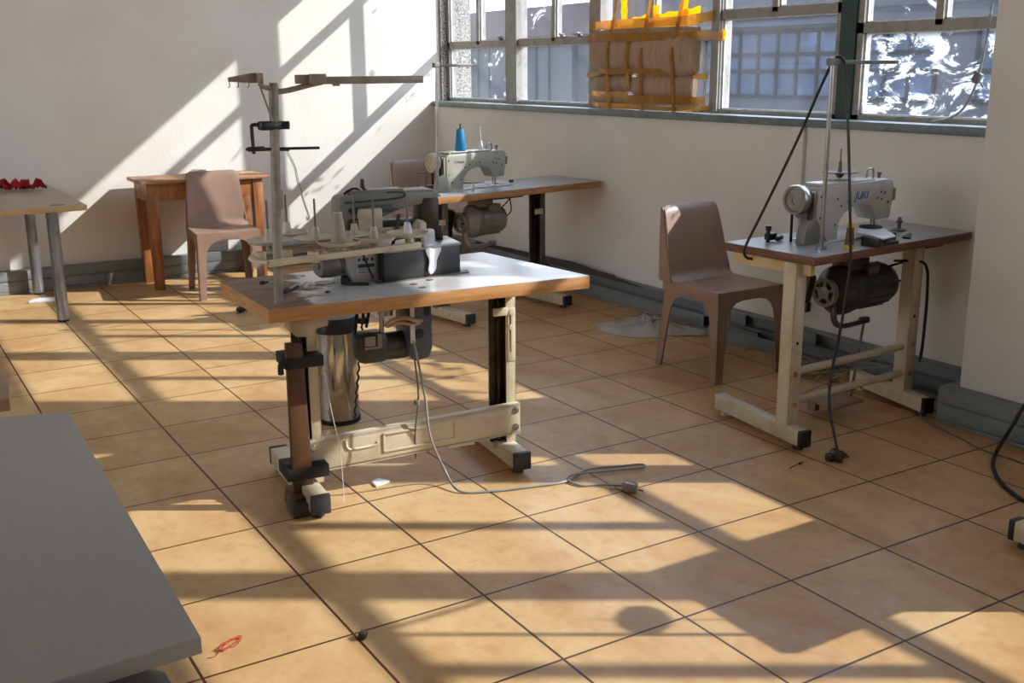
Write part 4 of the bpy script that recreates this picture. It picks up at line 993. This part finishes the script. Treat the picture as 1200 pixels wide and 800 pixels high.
tag(MB().tube([(2.80, .42, .004), (2.72, .30, .004), (2.66, .10, .004), (2.62, -.02, .004), (2.62, -.16, .004), (2.60, -.35, .004), (2.62, -.6, .004)], .003, 6, 6).build('floor_wire', 'darksteel'), 'thin wire trailing over the tiles in front of the pillar', 'wire')
tag(MB().tube([(2.80, -.80, .715), (2.80, -.55, .66), (2.765, -.30, .50), (2.735, -.13, .24), (2.70, -.08, .10), (2.60, -.09, .012), (2.45, -.19, .007), (2.33, -.33, .007), (2.27, -.50, .007), (2.28, -.75, .007)], .0075, 8, 6).build('power_cable', 'cable'), 'thick black cable curving down in front of the pillar at the right edge', 'cable')
tag(MB().tube([(1.98, -.68, .004), (1.92, -.72, .004), (1.91, -.78, .004), (1.96, -.82, .004), (2.02, -.80, .004)], .0016, 5, 6).build('thread_end', 'brownthread'), 'loose curl of thread on the tiles by the foot at the right edge', 'thread')
tag(place(MB().tube([(-.05, 0, .003), (0, .004, .003), (.04, 0, .004)], .0016, 5, 3).box((.02, 0, .005), (.02, .008, .006), (0, 0, .2), .002).build('dust_scrap', 'oil_shade'), (1.90, .25, 0), 10), 'dark scrap of lint on the tiles left of the right-hand plug', 'lint')

tag(MB().tube([(1.842, 5.386, .86), (1.85, 5.384, .84), (1.894, 5.386, .739), (1.912, 5.384, .642), (1.95, 5.386, .479), (1.985, 5.386, .36), (1.975, 5.386, .33), (1.965, 5.386, .36)], .002, 6, 6).build('wall_wire', 'cable'), 'thin dark wire hanging down the sunlit back wall between desk and corner', 'wire')
# ------------------------------------------------------------------ light, sky, camera
L = Vector((-1, .637, -.80)).normalized()
sd = bpy.data.lights.new('sun', 'SUN'); sd.energy = 4.1; sd.angle = math.radians(.6); sd.color = (1, .968, .915)
so = bpy.data.objects.new('sun', sd); COL.objects.link(so)
so.rotation_euler = Vector((0, 0, -1)).rotation_difference(L).to_euler(); so.location = (8, -4, 7)
w = bpy.data.worlds.new('sky'); SC.world = w; w.use_nodes = True
nt = w.node_tree; bgd = nt.nodes['Background']
tcn = nt.nodes.new('ShaderNodeTexCoord'); sp = nt.nodes.new('ShaderNodeSeparateXYZ')
nt.links.new(tcn.outputs['Generated'], sp.inputs[0])
f = ramp(nt, sp.outputs[2], .0, .6)
nt.links.new(mix_rgb(nt, f, (.97, .97, .98), (.60, .75, 1.0)), bgd.inputs[0])
bgd.inputs[1].default_value = 3.1

cd = bpy.data.cameras.new('camera'); cd.sensor_width = 36; cd.lens = 37.5767; cd.clip_start = .02
co = bpy.data.objects.new('camera', cd); COL.objects.link(co); SC.camera = co
pitch, roll_, yaw = .2508, -.0072, .5496
fw = Vector((math.sin(yaw)*math.cos(pitch), math.cos(yaw)*math.cos(pitch), -math.sin(pitch)))
ri = Vector((math.cos(yaw), -math.sin(yaw), 0)); up = ri.cross(fw)
r2 = ri*math.cos(roll_)+up*math.sin(roll_); u2 = -ri*math.sin(roll_)+up*math.cos(roll_)
co.matrix_world = Matrix(((r2.x, u2.x, -fw.x, -.96948), (r2.y, u2.y, -fw.y, -2.39812), (r2.z, u2.z, -fw.z, 1.44992), (0, 0, 0, 1)))

SC.view_settings.view_transform = 'Standard'; SC.view_settings.look = 'None'
SC.view_settings.gamma = 1; SC.view_settings.use_curve_mapping = False
SC.view_settings.exposure = 1.04
SC.cycles.max_bounces = 10; SC.cycles.diffuse_bounces = 6; SC.cycles.transparent_max_bounces = 16
SC.cycles.caustics_reflective = False; SC.cycles.sample_clamp_indirect = 6
